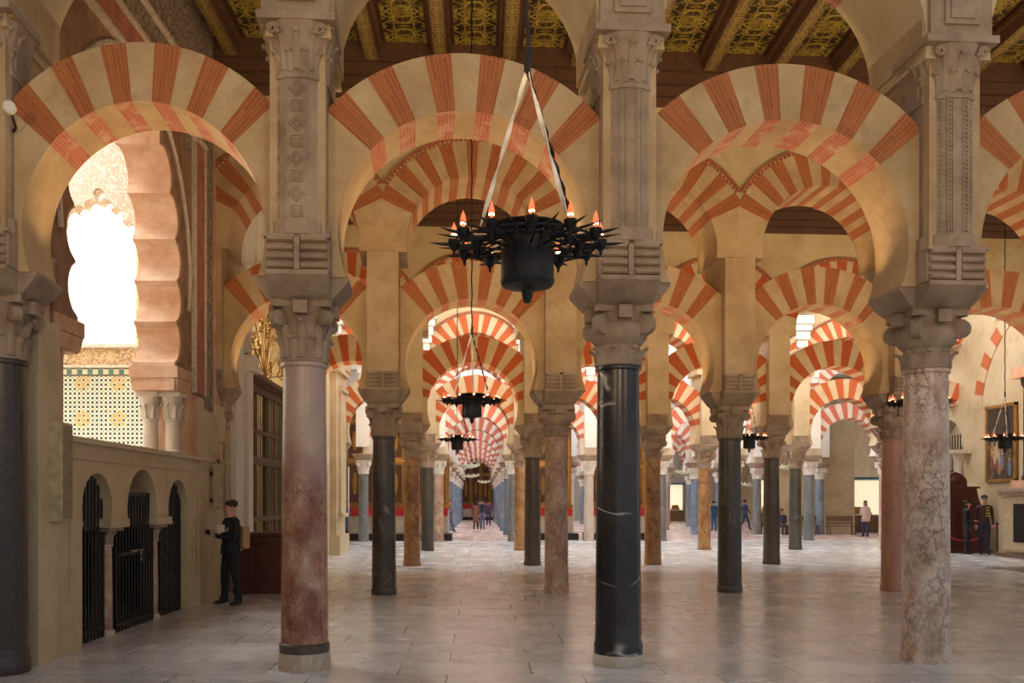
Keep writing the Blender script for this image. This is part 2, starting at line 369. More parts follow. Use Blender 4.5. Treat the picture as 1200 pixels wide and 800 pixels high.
# ---------------------------------------------------------------- white vaults over the deeper naves
win = [0]
fr = MB().box((0, 0, .03), (1.5, 1.5, .06)).box((0, 0, -.015), (.06, 1.5, .04)).box((0, 0, -.015), (1.5, .06, .04)).mesh('skylight_frame', M['white'])
gl = MB().box((0, 0, -.012), (1.36, 1.36, .02)).mesh('skylight_glass', M['skyglass'])
K_END = 10
for k in range(2, K_END):
    x0, x1 = (-5.0, 16.6) if k == 2 else (-8, 23)
    
    m = MB(); n = 16; ra = (D-1.05)/2; prof = []
    for i in range(n+1):
        a = math.pi*i/n; prof.append((-ra*math.cos(a), 7.9+2.3*math.sin(a)))
    for e, (q, zo) in enumerate(((0, 0), (.2, .2))):
        for x in (x0, x1):
            for (dy, z) in prof: m.v.append((x, pt_row(k, x, D/2)+dy*(1+q*.5), z+zo))
    N = n+1
    for i in range(n):
        m.f.append((i, i+1, N+i+1, N+i)); m.f.append((2*N+i, 3*N+i, 3*N+i+1, 2*N+i+1)); m.m += [0, 0]; m.uv += [None, None]
    m.f += [(0, N, 3*N, 2*N), (n, 2*N+n, 3*N+n, N+n)]; m.m += [0, 0]; m.uv += [None, None]
    tag(m.build('ceiling', M['white'], smooth=40), kind='structure')
    nn = [-1.5, -.5, .5, 1.5, 2.5, 3.5, 4.5] if k < 5 else ([-1.5, -.5, .5, 1.5, 2.5, 3.5] if k < 9 else [-.5])
    for nb in nn:
        x = 1.36+S*nb; win[0] += 1
        o = put('window_%d' % win[0], fr, None, (x, pt_row(k, x, D/2), 10.12)); tag(o, kind='structure')
        put('window_glass', gl, o)
    # transverse ribs that land on stepped corbels
    rb = MB()
    for i in range(n):
        a0, a1 = math.pi*i/n, math.pi*(i+1)/n
        vs = []
        for a in (a0, a1):
            for r_, zz in ((ra, 2.3), (ra-.22, 2.08)):
                for dx in (-.24, .24): vs.append((dx, -r_*math.cos(a), 7.9+zz*math.sin(a)))
        rb.add(vs, [(0, 1, 5, 4), (2, 6, 7, 3), (0, 4, 6, 2), (1, 3, 7, 5), (0, 2, 3, 1), (4, 5, 7, 6)])
    for s in (-1, 1):
        for j, (h, w_) in enumerate(((7.6, .66), (7.38, .56), (7.1, .46), (6.85, .34), (6.62, .2))):
            rb.box((0, s*(ra-.02-.11*(1-j*.18)), h), (w_, .3*(1-j*.15), .27))
    rme = rb.mesh('vault_rib', M['white'])
    for nb in range(-2, 5) if k < 9 else (-1, 0):
        c_ = P(k, nb); d_ = P(k+1, nb); q = (c_+d_)/2
        if k >= 5 and nb == -2: continue
        nm = {-2: 'one bay left of the central nave', -1: 'left side of the central nave', 0: 'right side of the central nave', 1: 'one bay right of the central nave', 2: 'two bays right of the central nave', 3: 'three bays right of the central nave', 4: 'four bays right of the central nave'}[nb]
        od = ['', '', 'third', 'fourth', 'fifth', 'sixth', 'seventh', 'eighth', 'ninth', 'tenth', 'eleventh'][k]
        tag(put('vault_rib', rme, None, (q.x, q.y, 0), -math.atan2(d_.x-c_.x, D)), 'white vault rib behind the %s arch row, %s' % (od, nm), 'vault rib', 'white vault ribs')

# ---------------------------------------------------------------- arches
def arch_mesh(name, rin, rout, depth, zc, zs, reds, hw, mats, seed, sof=None, xl=1.515):
    """horseshoe ring of voussoirs: mats = cream, red, red on the soffit"""
    rnd = random.Random(seed); m = MB(); b = [-90]
    kinds = []
    for a in reds:
        for q, kd in ((a-hw+rnd.uniform(-.8, .8), 0), (a+hw+rnd.uniform(-.8, .8), 1)): b.append(q); kinds.append(kd)
    b.append(90); kinds.append(0)
    xs = []
    for i in range(len(b)-1):
        n = max(1, int((b[i+1]-b[i])/4.6)+1)
        for j in range(n): xs.append((b[i]+(b[i+1]-b[i])*j/n, b[i]+(b[i+1]-b[i])*(j+1)/n, kinds[i]))
    kk = math.degrees(math.asin(min(1, xl/rout)))
    ys = []
    for a, c, kd in xs:
        cut = [a]+[q for q in (-kk, kk) if a+.01 < q < c-.01]+[c]
        for j in range(len(cut)-1): ys.append((cut[j], cut[j+1], kd))
    def ro(a): return min(rout, xl/max(1e-6, abs(math.sin(R(a)))))
    y0, y1 = -depth/2, depth/2
    for a, c, kd in ys:
        P_ = lambda r, q, y: (r*math.sin(R(q)), y, zc+r*math.cos(R(q)))
        ra, rc = ro(a), ro(c)
        vs = [P_(rin, a, y0), P_(rin, c, y0), P_(rc, c, y0), P_(ra, a, y0), P_(rin, a, y1), P_(rin, c, y1), P_(rc, c, y1), P_(ra, a, y1)]
        rm = (rin+rout)/2
        u = lambda r, q: (r, R(q)*rm)
        fu = [u(rin, a), u(rin, c), u(rc, c), u(ra, a)]
        m.add(vs, [(0, 1, 2, 3)], 1 if kd else 0, [fu]); m.add(vs, [(5, 4, 7, 6)], 1 if kd else 0, [[fu[1], fu[0], fu[3], fu[2]]])
        m.add(vs, [(4, 5, 1, 0)], 2 if kd else 0, [[(y1, R(a)*rin), (y1, R(c)*rin), (y0, R(c)*rin), (y0, R(a)*rin)]])
        m.add(vs, [(3, 2, 6, 7)], 1 if kd else 0, [[(y0, R(a)*rout), (y0, R(c)*rout), (y1, R(c)*rout), (y1, R(a)*rout)]])
    h = zc-zs; n = 6
    if h > 0:
        for s in (-1, 1):
            for i in range(n):
                za, zb = -h*i/n, -h*(i+1)/n
                A, B = math.sqrt(rin**2-za**2), math.sqrt(rin**2-zb**2)
                vs = [(s*A, y0, zc+za), (s*B, y0, zc+zb), (s*xl, y0, zc+zb), (s*xl, y0, zc+za), (s*A, y1, zc+za), (s*B, y1, zc+zb), (s*xl, y1, zc+zb), (s*xl, y1, zc+za)]
                m.add(vs, [(0, 1, 2, 3), (7, 6, 5, 4), (0, 4, 5, 1)]+([(1, 5, 6, 2)] if i == n-1 else []), 0)
    return m.mesh(name, mats, smooth=25)
def spandrel_mesh(name, rout, depth, zc, zt, mat, xl=1.515, n=20):
    m = MB(); pts = []
    for i in range(n+1):
        x = -xl+2*xl*i/n; pts.append((x, zc+math.sqrt(max(0, rout**2-x**2))-.02))
    m.prism(pts+[(xl, zt), (-xl, zt)], -depth/2, depth/2); return m.mesh(name, mat)
def moulding_mesh(name, r, depth, zc, mats, xl=1.515):
    m = MB(); kk = math.degrees(math.asin(xl/(r+.08)))
    n = 30
    for s in (-1, 1):
        y = s*depth/2
        for i in range(n):
            a, c = -kk+2*kk*i/n, -kk+2*kk*(i+1)/n
            for (ri, r2, pr, mt) in ((r-.01, r+.045, .035, 1), (r+.045, r+.085, .075, 0)):
                q = lambda rr, an, yy: (rr*math.sin(R(an)), yy, zc+rr*math.cos(R(an)))
                m.add([q(ri, a, y), q(ri, c, y), q(r2, c, y), q(r2, a, y), q(ri, a, y+s*pr), q(ri, c, y+s*pr), q(r2, c, y+s*pr), q(r2, a, y+s*pr)],
                      [(4, 5, 6, 7), (0, 1, 5, 4), (3, 7, 6, 2)], mt)
        nd = int(2*kk/2.6)
        for i in range(nd):
            a = -kk+2*kk*(i+.5)/nd; q = Matrix.Rotation(R(a), 4, 'Y')
            vs = []; b = MB().box((0, y+s*.05, r+.02), (.035, .04, .05))
            m.add([tuple((q @ Vector(v)))[:2]+((q @ Vector(v)).z+zc,) for v in b.v], b.f, 0)
    return m.mesh(name, mats)
M['moulding_red'] = plain('dark_red_dentil_moulding', (.33, .11, .045), .8, bump=.002)
M['moulding_pale'] = plain('pale_moulding_band', (.52, .32, .2), .8)

def even(n, pitch, off=0): return [off+pitch*(i-(n-1)/2) for i in range(n)]
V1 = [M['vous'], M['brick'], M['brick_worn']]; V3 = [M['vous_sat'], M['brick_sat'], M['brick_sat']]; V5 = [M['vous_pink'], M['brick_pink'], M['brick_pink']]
VP = [M['plaster'], M['brick'], M['brick_worn']]
LOWER = {}
LOWER[0] = [arch_mesh('lower_arch', 1.17, 1.71, .64, 4.10, 3.69, r, 4.3, V1, sd) for r, sd in ((even(6, 17.6, -1.5), 1), (even(6, 17.9), 2), (even(6, 17.2, 2.2), 3), (even(6, 17.5, -2), 4))]
LOWER[1] = [arch_mesh('lower_arch', 1.14, 1.79, .64, 3.94, 3.52, even(6, 16.0, o), 3.9, V1, sd) for o, sd in ((0, 5), (.8, 6), (-1.2, 7))]
LOWER[2] = [arch_mesh('lower_arch', 1.14, 1.79, .64, 3.94, 3.52, even(10, 16.4, o), 4.4, V3, sd) for o, sd in ((0, 8), (.8, 9))]
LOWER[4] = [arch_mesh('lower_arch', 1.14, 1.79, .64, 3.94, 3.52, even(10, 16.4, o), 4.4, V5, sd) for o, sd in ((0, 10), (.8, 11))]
UPPER = {}
ZT = 9.0
UPPER[0] = (arch_mesh('voussoirs', 1.22, 1.75, 1.06, 5.97, 5.80, [-42, -14, 12, 40], 4, VP, 12), spandrel_mesh('spandrel_wall', 1.75, 1.0, 5.97, ZT+.3, M['plaster']), None)
UPPER[1] = (arch_mesh('voussoirs', 1.12, 1.72, 1.08, 5.97, 5.80, even(9, 15.2), 3.9, [M['vous'], M['brick'], M['brick']], 13), spandrel_mesh('spandrel_wall', 1.72, 1.0, 5.97, ZT+.3, M['plaster']),
            moulding_mesh('dentil_moulding', 1.72, 1.0, 5.97, [M['moulding_red'], M['moulding_pale']]))
UPPER[2] = (arch_mesh('voussoirs', 1.12, 1.72, 1.08, 5.97, 5.80, even(11, 14.4), 4, V3, 14), spandrel_mesh('spandrel_wall', 1.72, 1.0, 5.97, ZT+.3, M['plaster']),
            moulding_mesh('dentil_moulding', 1.72, 1.0, 5.97, [M['moulding_red'], M['moulding_pale']]))
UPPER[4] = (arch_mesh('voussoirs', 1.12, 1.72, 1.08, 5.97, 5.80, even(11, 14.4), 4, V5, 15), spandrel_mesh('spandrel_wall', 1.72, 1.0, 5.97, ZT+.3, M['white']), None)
ORD = ['front', 'second', 'third', 'fourth', 'fifth', 'sixth', 'seventh', 'eighth', 'ninth', 'tenth', 'eleventh', 'twelfth']
BAY = {-2: 'one bay left of the central nave', -1: 'over the central nave', 0: 'one bay right of the central nave', 1: 'two bays right of the central nave', 2: 'three bays right of the central nave', 3: 'four bays right of the central nave', 4: 'five bays right of the central nave'}
def bays(k):
    if k == 0: return range(-2, 2)
    if k == 1: return range(-2, 3)
    if k == 2: return range(-2, 3)
    if k == 3: return range(-2, 5)
    if k <= 5: return range(-2, 5)
    if k <= 8: return range(-1, 4)
    return range(-1, 0)
for k in range(0, K_END+1):
    ks = k if k < 2 else (2 if k < 4 else 4)
    for nb in bays(k):
        a, b = P(k, nb), P(k, nb+1); c_ = (a+b)/2; dd = (b-a); rz = math.atan2(dd.y, dd.x); sx_ = dd.length/S
        look = 'brick and stone striped' if k < 2 else ('orange and cream striped' if k < 4 else 'pink and white striped')
        lo = LOWER[ks]; me = lo[(nb+2) % len(lo)]
        o = put('lower_arch', me, None, (c_.x, c_.y, 0), rz); o.scale.x = sx_
        tag(o, '%s lower arch, %s row, %s' % (look, ORD[k], BAY[nb]), 'arch', 'lower horseshoe arches')
        up = UPPER[ks]
        look2 = 'yellow plastered' if k == 0 else look
        o = thing('upper_arch', '%s upper arch, %s row, %s' % (look2, ORD[k], BAY[nb]), 'arch', (c_.x, c_.y, 0), rz, 'upper arches'); o.scale.x = sx_
        put('voussoirs', up[0], o); put('spandrel_wall', up[1], o)
        if up[2]: put('dentil_moulding', up[2], o)

# ---------------------------------------------------------------- columns
def leaf(m, ang, r0, z0, h, w_, out, n=6, tip=.02):
    d = Vector((math.cos(ang), math.sin(ang), 0)); s = Vector((-d.y, d.x, 0)); vs = []; fs = []
    for i in range(n+1):
        q = i/n; rr = r0+.012+out*q**3.2; z = z0+h*(q if q < .85 else .85+.15*math.sin((q-.85)/.15*2.0)*.6)
        ww = w_/2*(1-.25*q-.55*max(0, q-.8)/.2)
        c = d*rr+Vector((0, 0, z))
        vs += [c-s*ww-d*.03, c-s*ww*.55+d*.006, c+d*.018, c+s*ww*.55+d*.006, c+s*ww-d*.03]
    for i in range(n):
        for j in range(4): fs.append((i*5+j, i*5+j+1, i*5+5+j+1, i*5+5+j))
    m.add(vs, fs); m.blob(d*(r0+out+.01)+Vector((0, 0, z0+h*.93)), (.024, .03, tip), n=8, k=5, rot=Matrix.Rotation(ang, 3, 'Z'))
def capital_mesh(name, z0, z1, rb, mat, plainer=False, seg=20, small=False):
    m = MB(); h = z1-z0
    m.lathe([(rb, 0), (rb+.025, .01), (rb+.028, .03), (rb+.005, .05), (rb+.004, h*.4), (rb+.03, h*.7), (rb+.09, h*.88)], seg, (0, 0, z0))
    if not plainer:
        for i in range(8): leaf(m, math.pi/4*i+math.pi/8, rb, z0+.03, h*.36, .14, .055)
        for i in range(8): leaf(m, math.pi/4*i, rb+.003, z0+.04, h*.62, .13, .075)
    else:
        for i in range(8): leaf(m, math.pi/4*i+math.pi/8, rb, z0+.03, h*.26, .15, .06)
        m.lathe([(rb+.01, h*.36), (rb+.06, h*.45), (rb+.085, h*.58), (rb+.06, h*.7), (rb+.02, h*.74)], seg, (0, 0, z0), caps=False)
    for i in range(4):        # corner volutes
        a = math.pi/4+math.pi/2*i; d = Vector((math.cos(a), math.sin(a), 0)); s = Vector((-d.y, d.x, 0))
        R1 = .095 if plainer else .075
        cc = d*(rb+.105)+Vector((0, 0, z1-.1-R1))
        rot = Matrix((d, s, Vector((0, 0, 1)))).transposed()
        ring = MB().lathe([(R1*.35, -.055), (R1, -.04), (R1, .04), (R1*.35, .055)], 12)
        tilt = Matrix.Rotation(math.pi/2, 3, 'X')
        m.add([cc+rot @ (tilt @ Vector(v)) for v in ring.v], ring.f)
        m.tube([d*(rb+.01)+Vector((0, 0, z0+h*.55)), d*(rb+.05)+Vector((0, 0, z0+h*.72)), d*(rb+.10)+Vector((0, 0, z1-.1))], [.025, .032, .035], 6)
        a2 = math.pi/2*i; d2 = Vector((math.cos(a2), math.sin(a2), 0))
        m.box(tuple(d2*(rb+.075)+Vector((0, 0, z1-.085))), (.10, .13, .12), rz=a2)
    # concave abacus
    pl = []
    for i in range(4):
        a = math.pi/4+math.pi/2*i; b = a+math.pi/2
        A = Vector((math.cos(a), math.sin(a)))*(rb+.205); B = Vector((math.cos(b), math.sin(b)))*(rb+.205)
        t_ = (B-A).normalized()
        for q in (.06, .25, .5, .75, .94):
            pt = A.lerp(B, q); inn = -pt.normalized()*(.045*math.sin(math.pi*q)); pl.append(tuple(pt+inn))
    m.prism(pl, z1-.075, z1, plane='xy')
    return m.mesh(name, mat, smooth=40)
def impost_mesh(name, z0, z1, wide, deep, mat, bw=.52):
    m = MB(); h = z1-z0
    m.box((0, 0, z0+h/2), (bw*.97, bw*.97, h), top=1.02)
    for sx_, sy in ((wide, .60), (.56, deep)):
        b = MB(); n = 5
        for i in range(n):
            q0, q1 = i/n, (i+1)/n
            f = lambda q, e: (bw+(e-bw)*(q**.8 if q < 1 else 1))
            za, zb = z0+h*.82*q0, z0+h*.82*q1
            xa, xb, ya, yb = f(q0, sx_)/2, f(q1, sx_)/2, f(q0, sy)/2, f(q1, sy)/2
            b.add([(-xa, -ya, za), (xa, -ya, za), (xa, ya, za), (-xa, ya, za), (-xb, -yb, zb), (xb, -yb, zb), (xb, yb, zb), (-xb, yb, zb)],
                  [(0, 1, 5, 4), (1, 2, 6, 5), (2, 3, 7, 6), (3, 0, 4, 7), (3, 2, 1, 0), (4, 5, 6, 7)])
        m.add(b.v, b.f); m.box((0, 0, z0+h*.91), (sx_, sy, h*.18))
    return m.mesh(name, mat, smooth=20)
def carved_mesh(name, z0, z1, w_, d, rows, mat):
    m = MB(); h = z1-z0; m.box((0, 0, (z0+z1)/2), (w_, d-.06, h))
    for s in (-1, 1):
        y = s*(d/2-.025)
        for i in range(rows):
            z = z0+h*(i+.5)/rows
            for x in (-w_*.26, w_*.26):
                m.box((x, y, z), (w_*.42, .06, h/rows*.62))
                m.tube([(x-w_*.2, y+s*.03, z), (x+w_*.2, y+s*.03, z)], h/rows*.27, 6)
        m.box((0, y, (z0+z1)/2), (.05, .09, h))
        m.box((0, y, z1-.015), (w_*1.04, .09, .03))
    return m.mesh(name, mat)
CL = {}
M['pale_breccia'] = marble('pale_worn_base_stone', [(.34, .24, .16), (.44, .34, .25), (.54, .44, .33), (.6, .5, .4)], scale=3)
CLB = [MB().lathe([(.245, 0), (.25, .02), (.245, .10), (.232, .12), (.238, .15), (.236, .18), (.222, .2)], 32).mesh('base', M['marble_pale'], 40),
              MB().lathe([(.225, 0), (.228, .02), (.226, .07), (.216, .09)], 24).mesh('base', M['marble_pale'], 40)]
def shaft_mesh(look, row0, zt):
    r0, r1 = (.226, .203) if row0 else (.21, .19)
    z0 = .19 if row0 else .08
    if look == 'black veined': z0 = .115
    prof = ([(r0+.012, z0), (r0+.014, z0+.09), (r0+.004, z0+.115)] if look == 'black veined' else [(r0, z0)])+[(r0+(r1-r0)*(q**1.3), z0+(zt-.05-z0)*q) for q in (.12, .25, .5, .75, 1)]+[(r1+.018, zt-.045), (r1+.024, zt-.02), (r1+.015, zt)]
    return MB().lathe(prof, 36 if row0 else 24).mesh('shaft', SH[look], 40)
SHM = {}
CAP = {'a': capital_mesh('capital', 2.92, 3.5, .205, M['stone_grey'], False, 28), 'b': capital_mesh('capital', 2.92, 3.5, .205, M['stone_grey'], True, 28),
       'c': capital_mesh('capital', 2.72, 3.28, .195, M['stone_grey'], False, 20), 'd': capital_mesh('capital', 2.72, 3.28, .195, M['stone_grey'], True, 20),
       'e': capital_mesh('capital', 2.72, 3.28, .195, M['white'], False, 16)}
IMP = {0: impost_mesh('impost', 3.5, 3.68, .86, 1.06, M['stone_grey']), 1: impost_mesh('impost', 3.28, 3.53, .86, 1.06, M['stone_grey'])}
# the front row's impost is taller and flares more
IMP[0] = impost_mesh('impost', 3.48, 3.70, .88, 1.08, M['stone_grey'])
CARV = {0: carved_mesh('carved_block', 3.70, 4.02, .58, 1.06, 4, M['stone_grey']), 1: carved_mesh('carved_block', 3.53, 3.80, .50, 1.06, 4, M['stone_grey'])}
PIER = {}
PIER[0] = MB().box((0, 0, 4.9), (.50, .96, 2.3)).box((0, 0, 7.5), (.66, 1.0, 3.2)).mesh('pier', M['stone'])
PIER[1] = MB().box((0, 0, 4.8), (.53, 1.06, 2.0)).box((0, 0, 5.83), (.58, 1.12, .05)).box((0, 0, 5.9), (.56, 1.08, .12), top=1.35, topy=1.0).mesh('pier', M['stone'])
PIER[2] = MB().box((0, 0, 4.8), (.53, 1.06, 2.0)).box((0, 0, 5.83), (.58, 1.12, .05)).box((0, 0, 5.9), (.56, 1.08, .12), top=1.35, topy=1.0).mesh('pier', M['cream'])
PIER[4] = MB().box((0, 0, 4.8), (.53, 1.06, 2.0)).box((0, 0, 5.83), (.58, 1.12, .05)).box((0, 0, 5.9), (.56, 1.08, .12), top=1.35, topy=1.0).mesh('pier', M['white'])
def halfoct(r, y0):
    return [(-r, y0+.3), (-r, y0-.08), (-r*.72, y0-r*.7), (-r*.34, y0-r*.92), (r*.34, y0-r*.92), (r*.72, y0-r*.7), (r, y0-.08), (r, y0+.3)]
PIL = MB().prism(halfoct(.255, -.3), 4.14, 5.45, plane='xy').mesh('pilaster', M['stone_grey'])
PLI = MB().prism(halfoct(.285, -.3), 4.02, 4.14, plane='xy').prism(halfoct(.27, -.3), 5.43, 5.47, plane='xy').mesh('pilaster_collar', M['stone_grey'])
def upper_cap():
    m = MB(); a = halfoct(.265, -.3); b = halfoct(.33, -.32)
    n = len(a); vs = [(x, y, 5.47) for x, y in a]+[(x*.97, y, 5.6) for x, y in a]+[(x, y, 5.92) for x, y in b]
    fs = [(j*n+i, j*n+(i+1) % n, j*n+n+(i+1) % n, j*n+n+i) for j in (0, 1) for i in range(n)]+[tuple(range(n))[::-1], tuple(range(2*n, 3*n))]
    m.add(vs, fs); lf = MB()
    for j, (z, h_, w_, r_, ou) in enumerate(((5.48, .20, .13, .235, .05), (5.50, .34, .13, .24, .085))):
        for i in range(7 if j else 6): leaf(lf, math.pi+math.pi*(i+(.0 if j else .5))/6, r_, z, h_, w_, ou, 6, .022)
    m.add([(x, y-.3, z) for x, y, z in lf.v], lf.f)
    for s in (-1, 1):
        for q in range(2):
            cx_ = s*(.21-.13*q); zz = 5.84
            m.tube([(cx_+.055*math.cos(t_)*(1-t_/14), -.60+.02*q, zz+.055*math.sin(t_)*(1-t_/14)) for t_ in [i*.7 for i in range(16)]], .014, 5)
    m.box((0, -.31, 5.95), (.70, .64, .07)); m.box((0, -.3, 6.25), (.60, .58, .54)); m.box((0, -.60, 6.26), (.34, .03, .34)); m.box((0, -.605, 6.26), (.24, .05, .24))
    return m.mesh('upper_capital', M['stone_grey'], 30)
UC = upper_cap()
def relief(kind):
    m = MB(); y = -.3-.255*.92-.004
    if kind == 'diamond':
        for i in range(8):
            z = 4.23+i*.158
            for r in (.07, .035):
                pts = [(r*math.cos(a), y, z+r*math.sin(a)) for a in [math.pi/2*j+(0 if i % 2 else math.pi/4) for j in range(5)]]
                m.tube(pts, .009, 4)
                for s in (-1, 1):
                    m.tube([(s*(.145+p_[0]*.5), y+.055+abs(p_[0])*.3*(1 if s*p_[0] > 0 else -1), p_[2]) for p_ in pts], .006, 4)
        for x in (-.088, .088): m.tube([(x, y, 4.16), (x, y, 5.42)], .008, 4)
    else:
        for x, dy in ((-.10, .005), (-.05, 0), (.05, 0), (.10, .005), (-.19, .07), (.19, .07)): m.tube([(x, y+dy, 4.16), (x, y+dy, 5.42)], .009, 4)
        if kind == 'dots':
            for x, dy in ((-.075, .0), (.075, .0), (-.15, .04), (.15, .04)):
                for i in range(30): m.box((x, y+dy, 4.18+i*.042), (.018, .02, .02))
    return m.mesh('pilaster_relief', M['stone_grey'])
REL = {-1: relief('diamond'), 0: relief('lines'), 1: relief('dots'), -2: relief('lines')}
M['gshade'] = M['stone_grey']
LOOK = {0: {-2: 'dark mottled', -1: 'red breccia', 0: 'black veined', 1: 'pink white breccia', 2: 'dark mottled'},
        1: {-2: 'dark mottled', -1: 'dark grey veined', 0: 'cream pink breccia', 1: 'dark green grey', 2: 'pink orange', 3: 'dark brown grey'},
        2: {-2: 'pale pink', -1: 'orange brown', 0: 'dark brown grey', 1: 'orange brown', 2: 'dark brown grey', 3: 'orange brown', 4: 'pale beige'},
        3: {-2: 'pale pink', -1: 'dark green grey', 0: 'orange brown', 1: 'pale beige', 2: 'orange brown', 3: 'dark green grey', 4: 'pink orange', 5: 'pale beige'},
        4: {-2: 'slate grey', -1: 'cream pink breccia', 0: 'slate grey', 1: 'pale beige', 2: 'slate grey', 3: 'pale pink', 4: 'slate grey'},
        5: {-2: 'pale pink', -1: 'bluish grey', 0: 'bluish grey', 1: 'pale beige', 2: 'bluish grey', 3: 'bluish grey', 4: 'slate grey'}}
CPOS = {-2: 'one bay left of the central nave', -1: 'on the left side of the central nave', 0: 'on the right side of the central nave', 1: 'one bay right of the central nave',
        2: 'two bays right of the central nave', 3: 'three bays right of the central nave', 4: 'four bays right of the central nave', 5: 'at the right wall'}
for k in range(0, K_END+1):
    for n in range(list(bays(k))[0], list(bays(k))[-1]+2):
        look = LOOK.get(k, {}).get(n) or ('bluish grey' if (k+n) % 3 or n < 1 else 'pale pink')
        c_ = P(k, n); row = min(k, 1)
        cname = {'black veined': 'white-veined black marble', 'red breccia': 'mottled red marble', 'pink white breccia': 'pink and white mottled marble', 'dark mottled': 'dark mottled marble', 'dark grey veined': 'dark grey veined marble',
                 'cream pink breccia': 'cream and pink mottled marble', 'dark green grey': 'dark greenish grey marble', 'pink orange': 'smooth pinkish orange marble', 'orange brown': 'orange-brown marble', 'dark brown grey': 'dark brown-grey marble',
                 'pale beige': 'pale beige marble', 'slate grey': 'slate grey marble', 'bluish grey': 'bluish grey marble', 'pale pink': 'pale pink marble'}[look]
        o = thing('column', '%s column, %s row, %s' % (cname, ORD[k], CPOS[n]), 'column', c_, R(3.8), 'marble columns of the hall')
        bk = (look, row) if not (k == 0 and n == 0) else ('pale', 0)
        if bk not in CL:
            pf = {0: [(.250, 0), (.254, .02), (.247, .13), (.236, .15), (.238, .19), (.234, .22), (.222, .24)] if n < 0 else [(.248, 0), (.242, .05), (.232, .12), (.226, .24)], 1: [(.222, 0), (.225, .02), (.222, .10), (.214, .12)]}[row]
            if bk == ('pale', 0): pf = [(.246, 0), (.25, .01), (.246, .10), (.235, .118)]
            CL[bk] = MB().lathe(pf, 36).mesh('base', M['marble_pale'] if bk[0] == 'pale' else SH[look], 40)
        if k == 0 and n == -1:
            put('base', MB().lathe([(.252, 0), (.256, .02), (.248, .14), (.236, .165)], 36).mesh('base', M['pale_breccia'], 40), o)
            put('base_band', MB().lathe([(.236, .165), (.241, .17), (.241, .235), (.232, .245), (.236, .25), (.223, .262)], 36).mesh('base_band', SH['dark brown grey'], 40), o)
        else: put('base', CL[bk], o)
        key = (look, k == 0)
        if key not in SHM: SHM[key] = shaft_mesh(look, k == 0, 2.93 if k == 0 else 2.73)
        put('shaft', SHM[key], o)
        put('capital', CAP[('b' if n in (0, 1) else 'a') if k == 0 else (('d' if (n+k) % 2 else 'c') if k < 4 else 'e')], o)
        put('impost', IMP[row], o)
        if k < 4: put('carved_block', CARV[row], o)
        put('pier', PIER[0 if k == 0 else (1 if k == 1 else (2 if k < 4 else 4))], o)
        if k == 0:
            put('pilaster', PIL, o); put('pilaster_collar', PLI, o); put('upper_capital', UC, o); put('pilaster_relief', REL[n if n in REL else 0], o)
# ---------------------------------------------------------------- left side: wall of the raised royal chapel
def struct(mb, name, mat, smooth=False, parent=None):
    o = mb.build(name, mat, parent, smooth)
    if not parent: tag(o, kind='structure')
    return o
t = NT('carved_stucco', .8); p = t.pos((1, 1, 1))
w1 = t.math('ABSOLUTE', t.math('SUBTRACT', t.noise(p, 5.5, 2, .5, 2.2), .5)); m1 = t.ramp(w1, [(.02, (1, 1, 1)), (.07, (0, 0, 0))])
t.color(t.mix(m1, (.17, .12, .085), (.36, .29, .215))); t.bump(m1, .02); M['stucco'] = t.mat
t = NT('white_carved_stucco', .8); p = t.pos((1, 1, 1))
w1 = t.math('ABSOLUTE', t.math('SUBTRACT', t.noise(p, 6, 2, .5, 2.2), .5)); m1 = t.ramp(w1, [(.02, (1, 1, 1)), (.06, (0, 0, 0))])
t.color(t.mix(m1, (.50, .40, .30), (.78, .70, .60))); t.bump(m1, .02); M['stucco_w'] = t.mat
t = NT('gold_frieze_stucco', .8); p = t.pos((1, 1, 1.6))
w1 = t.math('ABSOLUTE', t.math('SUBTRACT', t.noise(p, 9, 2, .5, 1.5), .5)); m1 = t.ramp(w1, [(.03, (1, 1, 1)), (.08, (0, 0, 0))])
t.color(t.mix(m1, (.38, .24, .11), (.70, .56, .34))); t.bump(m1, .015); M['frieze'] = t.mat
# star-pattern glazed tiles
t = NT('star_pattern_tiles', .35); p = t.pos((1, 1, 1)); sx = t.n('SeparateXYZ', {0: p})
def wavec(c, per, ph=0): return t.math('COSINE', t.math('MULTIPLY', t.math('ADD', c, ph), 2*math.pi/per))
X_, Z_ = sx.outputs[0], sx.outputs[2]
d1 = t.math('ADD', X_, Z_); d2 = t.math('SUBTRACT', X_, Z_)
small = t.math('MULTIPLY', t.math('MULTIPLY', wavec(X_, .155), wavec(Z_, .155)), 1.0)
small2 = t.math('MULTIPLY', wavec(d1, .155), wavec(d2, .155))
big = t.math('MULTIPLY', wavec(X_, 1.24, .1), wavec(Z_, 1.24, .05)); big2 = t.math('MULTIPLY', wavec(d1, 1.24), wavec(d2, 1.24))
c = t.mix(t.math('GREATER_THAN', t.math('ABSOLUTE', small), .52), (.80, .76, .62), (.05, .05, .05))
c = t.mix(t.math('GREATER_THAN', t.math('MULTIPLY', small2, -1.0), .5), c, (.28, .36, .22))
star = t.math('GREATER_THAN', t.math('ADD', t.math('ABSOLUTE', big), t.math('MULTIPLY', small, .2)), .80)
c = t.mix(t.math('MULTIPLY', star, t.math('GREATER_THAN', t.math('ADD', small, small2), -.3)), c, (.62, .33, .09))
t.color(c); M['tiles'] = t.mat
t = NT('green_checker_tiles', .35); p = t.pos()
t.color(t.n('TexChecker', {'Vector': p, 'Color1': (.06, .2, .17), 'Color2': (.72, .62, .42), 'Scale': 11.0}).outputs[0]); M['checker'] = t.mat
M['alfiz'] = plain('faded_red_band', (.36, .13, .075), .8, spread=.3, scale=4)
M['brownband'] = plain('brown_stucco_field', (.27, .15, .085), .85, spread=.3, scale=5, bump=.006)
M['palebrown'] = plain('pale_stucco_rib', (.5, .42, .33), .8)
